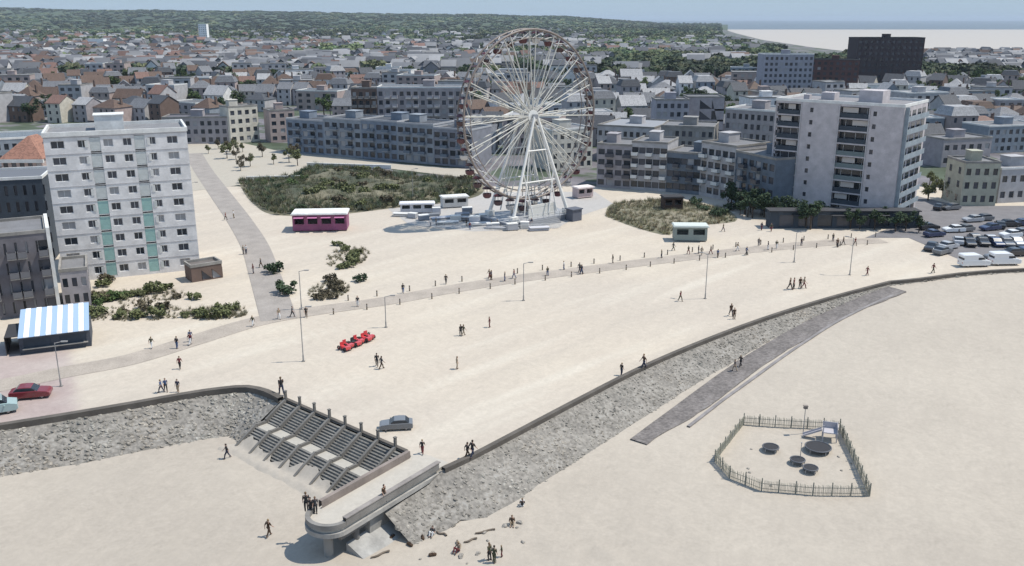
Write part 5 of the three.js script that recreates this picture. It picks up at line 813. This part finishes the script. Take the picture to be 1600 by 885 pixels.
function makePose(kind) {
  const sit = kind === 'sit', stride = kind === 'walk' ? 0.3 : 0.06, hipY = sit ? 0.13 : 0.92, J = {};
  J.hip = V(0, hipY, 0); J.chest = V(0, hipY + 0.4, sit ? -0.08 : 0.02); J.neck = V(0, hipY + 0.56, sit ? -0.06 : 0.03); J.head = V(0, hipY + 0.72, sit ? -0.02 : 0.06);
  const arms = [], legs = [], sleeves = [], trousers = [], shoes = [], hands = [];
  for (const s of [-1, 1]) {
    const f = s * stride, sh = V(s * 0.19, hipY + 0.5, J.chest.z), el = sit ? V(s * 0.26, hipY + 0.25, 0.08) : V(s * 0.25, hipY + 0.22, J.chest.z - f * 0.5 - 0.03), wr = sit ? V(s * 0.16, hipY + 0.27, 0.32) : V(s * 0.26, hipY - 0.02, J.chest.z - f * 0.9 + 0.08);
    arms.push([J.chest.clone().setX(s * 0.1).setY(hipY + 0.47), sh, 0.08, 0.062], [sh, el, 0.055, 0.043], [el, wr, 0.042, 0.03]); sleeves.push([sh, sh.clone().lerp(el, 0.8), 0.072, 0.062]);
    const dir = wr.clone().sub(el).normalize(), pc = wr.clone().addScaledVector(dir, 0.045); hands.push(rod(wr, wr.clone().addScaledVector(dir, 0.085), 0.026, 8, 0.034).scale(1, 1, 1));
    for (let k = 0; k < 4; k++) { const o = wr.clone().addScaledVector(dir, 0.08).add(V(0, 0, (k - 1.5) * 0.018)), m = o.clone().addScaledVector(dir, 0.035 + (k === 1 ? 0.006 : 0)).add(V(-s * 0.006, 0, 0)), e = m.clone().addScaledVector(dir, 0.03).add(V(-s * 0.018, 0, 0)); hands.push(rod(o, m, 0.009, 6, 0.0085), rod(m, e, 0.0085, 6, 0.007)); }
    const tb = pc.clone().add(V(0, 0, 0.03)), te = tb.clone().addScaledVector(dir, 0.035).add(V(-s * 0.012, 0, 0.022)); hands.push(rod(tb, te, 0.011, 6, 0.008));
    const h = V(s * 0.1, hipY - 0.02, 0), kn = sit ? V(s * 0.16, 0.5, 0.36) : V(s * 0.11, 0.5, f * 0.6 + 0.04), an = sit ? V(s * 0.13, 0.09, 0.55) : V(s * 0.1, 0.09 + (f < -0.1 ? 0.07 : 0), f * 1.1 - 0.03), toe = an.clone().add(V(s * 0.02, -0.045, 0.16));
    legs.push([h, kn, 0.088, 0.06], [kn, an, 0.058, 0.04], [an, toe, 0.04, 0.032]); trousers.push([h, kn, 0.102, 0.074], [kn, kn.clone().lerp(an, 0.85), 0.074, 0.062]); shoes.push([an.clone().add(V(0, -0.03, -0.05)), toe, 0.05, 0.042]);
  }
  const torso = [[J.hip, V(0, hipY + 0.2, J.chest.z * 0.5), 0.135, 0.12, 1.35], [V(0, hipY + 0.2, J.chest.z * 0.5), J.chest, 0.12, 0.14, 1.35]], head = [[J.head.clone().add(V(0, -0.03, 0.015)), J.head.clone().add(V(0, 0.04, -0.01)), 0.078, 0.095]];
  const body = field([...torso, ...arms, ...legs, [J.chest.clone().setY(hipY + 0.48), J.head, 0.06, 0.052], ...head], 0.024, 0.03), hd = J.head;
  const ear = (s) => new THREE.SphereGeometry(0.024, 8, 6).scale(0.5, 1.2, 0.8).translate(hd.x + s * 0.09, hd.y, hd.z), nose = new THREE.ConeGeometry(0.014, 0.045, 6).rotateX(0.35).translate(hd.x, hd.y - 0.005, hd.z + 0.095), mouth = box(0.045, 0.01, 0.012, hd.x, hd.y - 0.055, hd.z + 0.088);
  const eyes = merge([-1, 1].map((s) => new THREE.SphereGeometry(0.011, 8, 6).translate(hd.x + s * 0.032, hd.y + 0.022, hd.z + 0.083)));
  return {
    body: merge([body, ...hands, ear(-1), ear(1), nose, mouth]), eyes, shirt: field([[J.hip.clone().add(V(0, 0.03, 0)), V(0, hipY + 0.2, J.chest.z * 0.5), 0.15, 0.138, 1.28], [V(0, hipY + 0.2, J.chest.z * 0.5), J.chest.clone().add(V(0, 0.03, 0)), 0.138, 0.155, 1.28], ...sleeves], 0.024, 0.03),
    trousers: field([[J.hip.clone().add(V(-0.04, 0, 0)), J.hip.clone().add(V(0.04, 0, 0)), 0.14, 0.14, 1.25], ...trousers], 0.024, 0.03), shoes: field(shoes, 0.024, 0.03), hair: field([[hd.clone().add(V(0, 0.045, -0.02)), hd.clone().add(V(0, 0.0, -0.04)), 0.1, 0.088]], 0.024, 0.03),
  };
}
const POSES = { stand: makePose('stand'), walk: makePose('walk'), sit: makePose('sit') };
const SKIN = [mat([0.42, 0.26, 0.19]), mat([0.5, 0.33, 0.25]), mat([0.2, 0.11, 0.075])], HAIR = [mat([0.03, 0.02, 0.015]), mat([0.12, 0.075, 0.04]), mat([0.25, 0.18, 0.1])];
const CLOTH = { black: mat([0.018, 0.018, 0.02]), navy: mat([0.02, 0.028, 0.06]), 'dark grey': mat([0.05, 0.05, 0.055]), 'dark brown': mat([0.06, 0.035, 0.02]), olive: mat([0.05, 0.055, 0.03]), 'dark red': mat([0.13, 0.025, 0.03]), blue: mat([0.05, 0.09, 0.19]), beige: mat([0.3, 0.24, 0.17]), white: mat([0.6, 0.6, 0.6]) };
const tops = Object.keys(CLOTH);
function person(p, where, o = {}) {
  const pose = o.pose ?? (R() < 0.6 ? 'walk' : 'stand'), G0 = POSES[pose], top = o.top ?? tops[Math.floor(R() * 9)], low = o.low ?? tops[Math.floor(Math.pow(R(), 1.3) * 9)];
  const t = thing('person', `person in ${top} ${pose === 'sit' ? 'sitting' : pose === 'walk' ? 'walking' : 'standing'} ${where}`, 'person', p.x, p.y + (o.y ?? 0.02), p.z, o.turn ?? R() * 6.3, o.group); t.scale.setScalar(o.s ?? rr(0.9, 1.0));
  const b = part('body', G0.body, pick(SKIN), t); part('eyes', G0.eyes, M.dark, b); part('top', G0.shirt, CLOTH[top], t); part('trousers', G0.trousers, CLOTH[low], t); part('shoes', G0.shoes, CLOTH.black, t); part('hair', G0.hair, pick(HAIR), t);
}
{
  const esp = [[440, 617, 'on the sea wall at the top of the stepped wall', 1.25, 'black'], [252, 614, 'by the slope below the path, first of three'], [259, 612, 'by the slope below the path, second of three'], [278, 613, 'by the slope below the path, third of three'], [281, 577, 'at the edge of the promenade path above the sea wall'], [589, 573, 'on the open sand below the red pedal karts'], [596, 577, 'close behind another below the red karts'], [714, 577, 'alone on the open sand behind the grey car'], [724, 525, 'alone on the open sand below the path'], [720, 525, 'beside another below the path'], [1063, 471, 'beside the lamp post on the open sand'], [1142, 494, 'on the sand above the long stone slope', 1.1, 'dark brown'], [1147, 499, 'beside another above the long slope', 1, 'dark brown'], [1234, 453, 'in the brown group near the end of the slope, first', 1.15, 'dark brown'], [1240, 452, 'in the brown group near the end of the slope, second', 1.1, 'dark red'], [1250, 451, 'in the brown group near the end of the slope, third', 1.1, 'dark brown'], [1256, 451, 'in the brown group near the end of the slope, fourth', 1.1, 'beige'], [1355, 431, 'by the upper end of the slope'], [1458, 427, 'alone on pale sand between slope and vans'], [1006, 577, 'at the sea wall edge, below the middle of the slope', 1.15, 'dark brown'], [971, 587, 'at the sea wall edge, a little closer to the jetty'], [730, 717, 'at the sea wall edge next to the jetty, farther back', 1, 'black'], [738, 716, 'at the sea wall edge next to the jetty', 1.1, 'black'], [660, 710, 'at the entrance of the jetty'], [765, 512, 'on the sand past the red pedal karts'], [1052, 392, 'near the green grey container'], [1130, 362, 'between the grey container and the shaded trees'], [1190, 360, 'on the sand just before the taller dark trees'], [1205, 362, 'by the end of the dark podium']];
  esp.forEach(([px, py, w, s, top]) => person(G(px, py), w, { s: s ?? undefined, top }));
  [[600, 785, 'in the middle of the jetty deck', 'dark brown', 1], [479, 800, 'at the round end of the jetty, tallest of three', 'black', 1.08], [486, 804, 'at the round end of the jetty, middle of three', 'black', 0.95], [493, 803, 'at the round end of the jetty, innermost of three', 'dark grey', 0.95]].forEach(([px, py, w, top, s]) => person(G(px, py), w, { top, low: 'black', s, pose: 'stand', y: 0.03 }));
  person(sand(355, 717), 'on the beach below the rough stone slope', { top: 'black', low: 'navy', pose: 'walk' }); person(sand(420, 839), 'on the beach beside the jetty end', { top: 'dark brown', pose: 'walk', s: 1 });
  person(sand(1157, 575), 'on the dark lower walk, first of two', { top: 'black', pose: 'walk', y: 0.15 }); person(sand(1148, 582), 'on the dark lower walk, second of two', { top: 'dark grey', pose: 'walk', y: 0.15 });
  person(sand(765, 876), 'on the beach by the driftwood, taller of two', { top: 'olive', low: 'black', pose: 'stand' }); person(sand(772, 880), 'on the beach close against the one in olive', { top: 'olive', low: 'olive', pose: 'stand', s: 0.95 }); person(sand(784, 871), 'on the beach near the driftwood, a child', { top: 'olive', pose: 'stand', s: 0.66 });
  person(sand(676, 836), 'on the beach below the jetty piers', { top: 'dark grey', pose: 'sit' }); person(sand(816, 792), 'on the beach at the foot of the long slope', { top: 'black', pose: 'sit' }); person(sand(800, 820), 'on the beach, back to the long slope', { top: 'dark brown', pose: 'sit' }); person(sand(716, 862), 'on the beach among the scattered stones', { top: 'beige', pose: 'sit' });
  for (let i = 0; i < 38; i++) { const f = R(), q = pathLine[Math.floor((0.12 + 0.84 * Math.pow(f, 0.8)) * (pathLine.length - 1))], off = rr(-3.4, 3.4), p = V(q.x + off * 0.3, 0, q.z + off), px = toPixel(p.x, 0, p.z)[0]; person(p, 'along the promenade path ' + (px < 430 ? 'before the shrub row' : px < 760 ? 'between the street corner and the wheel' : px < 1060 ? 'below the ferris wheel' : 'below the container and the pale tower'), { group: 'people along the promenade path' }); }
  for (let i = 0; i < 9; i++) person(G(rr(640, 860), rr(352, 362)), 'on the sand before the ferris wheel platform', { group: 'people before the ferris wheel' });
  for (let i = 0; i < 6; i++) { const p = streetLine[Math.floor(rr(2, streetLine.length * 0.7))]; person(V(p.x + rr(-3, 3), 0, p.z), 'on the street beside the white apartment block', { group: 'people on the street', y: 0.06 }); }
  // driftwood, bags and stones on the beach
  [[594, 868, 0.6, 1.8], [758, 832, 0.35, 1.9], [735, 846, 0.5, 1.3], [716, 852, 1.9, 1.0], [690, 836, 2.6, 1.1]].forEach(([px, py, a, L], i) => { const p = sand(px, py), g = new THREE.TubeGeometry(new THREE.CatmullRomCurve3([V(-L / 2, 0.08, 0), V(-L / 5, 0.14, 0.12), V(L / 5, 0.1, -0.08), V(L / 2, 0.16, 0.05)]), 12, 0.09, 7); const m = part('driftwood', g, mat([0.2, 0.16, 0.125], { map: T.concrete }), scene, [p.x, p.y, p.z], a); tag(m, 'grey brown driftwood log lying on the beach ' + ['beside the jetty apron', 'longest, at the sand edge of the slope', 'just below the longest log', 'near the sitting person in beige', 'beside the sitting person in dark grey'][i], 'driftwood'); });
  [[613, 841, 'by the jetty apron'], [640, 853, 'between the jetty apron and the stones'], [660, 842, 'below the sitting person in dark grey'], [676, 869, 'among the scattered beach stones']].forEach(([px, py, w]) => { const p = sand(px, py), t = thing('beach_bag', 'dark brown beach bag lying on the sand ' + w, 'bag', p.x, p.y, p.z, R() * 3); part('bag', field([[V(-0.22, 0.13, 0), V(0.22, 0.13, 0), 0.16, 0.14], [V(0, 0.2, 0), V(0, 0.26, 0.03), 0.14, 0.1]], 0.03, 0.05), CLOTH['dark brown'], t); const h = new THREE.TorusGeometry(0.16, 0.015, 6, 14, Math.PI); h.translate(0, 0.3, 0); part('handle', h, CLOTH.black, t); });
  for (let i = 0; i < 26; i++) { const p = sand(rr(590, 820), rr(800, 882)); const px = toPixel(p.x, p.y, p.z); if (px[1] < 880 - (px[0] - 590) * 0.3) continue; const m = part('beach_stone', rock, M.rock, scene, [p.x, p.y + 0.03, p.z], R() * 6), s = rr(0.1, 0.28); m.scale.set(s * 1.3, s, s); tag(m, 'pale grey stone lying loose on the beach below the long slope', 'stone', 'loose stones on the beach'); }
}
//#END
renderer.render(scene, camera);
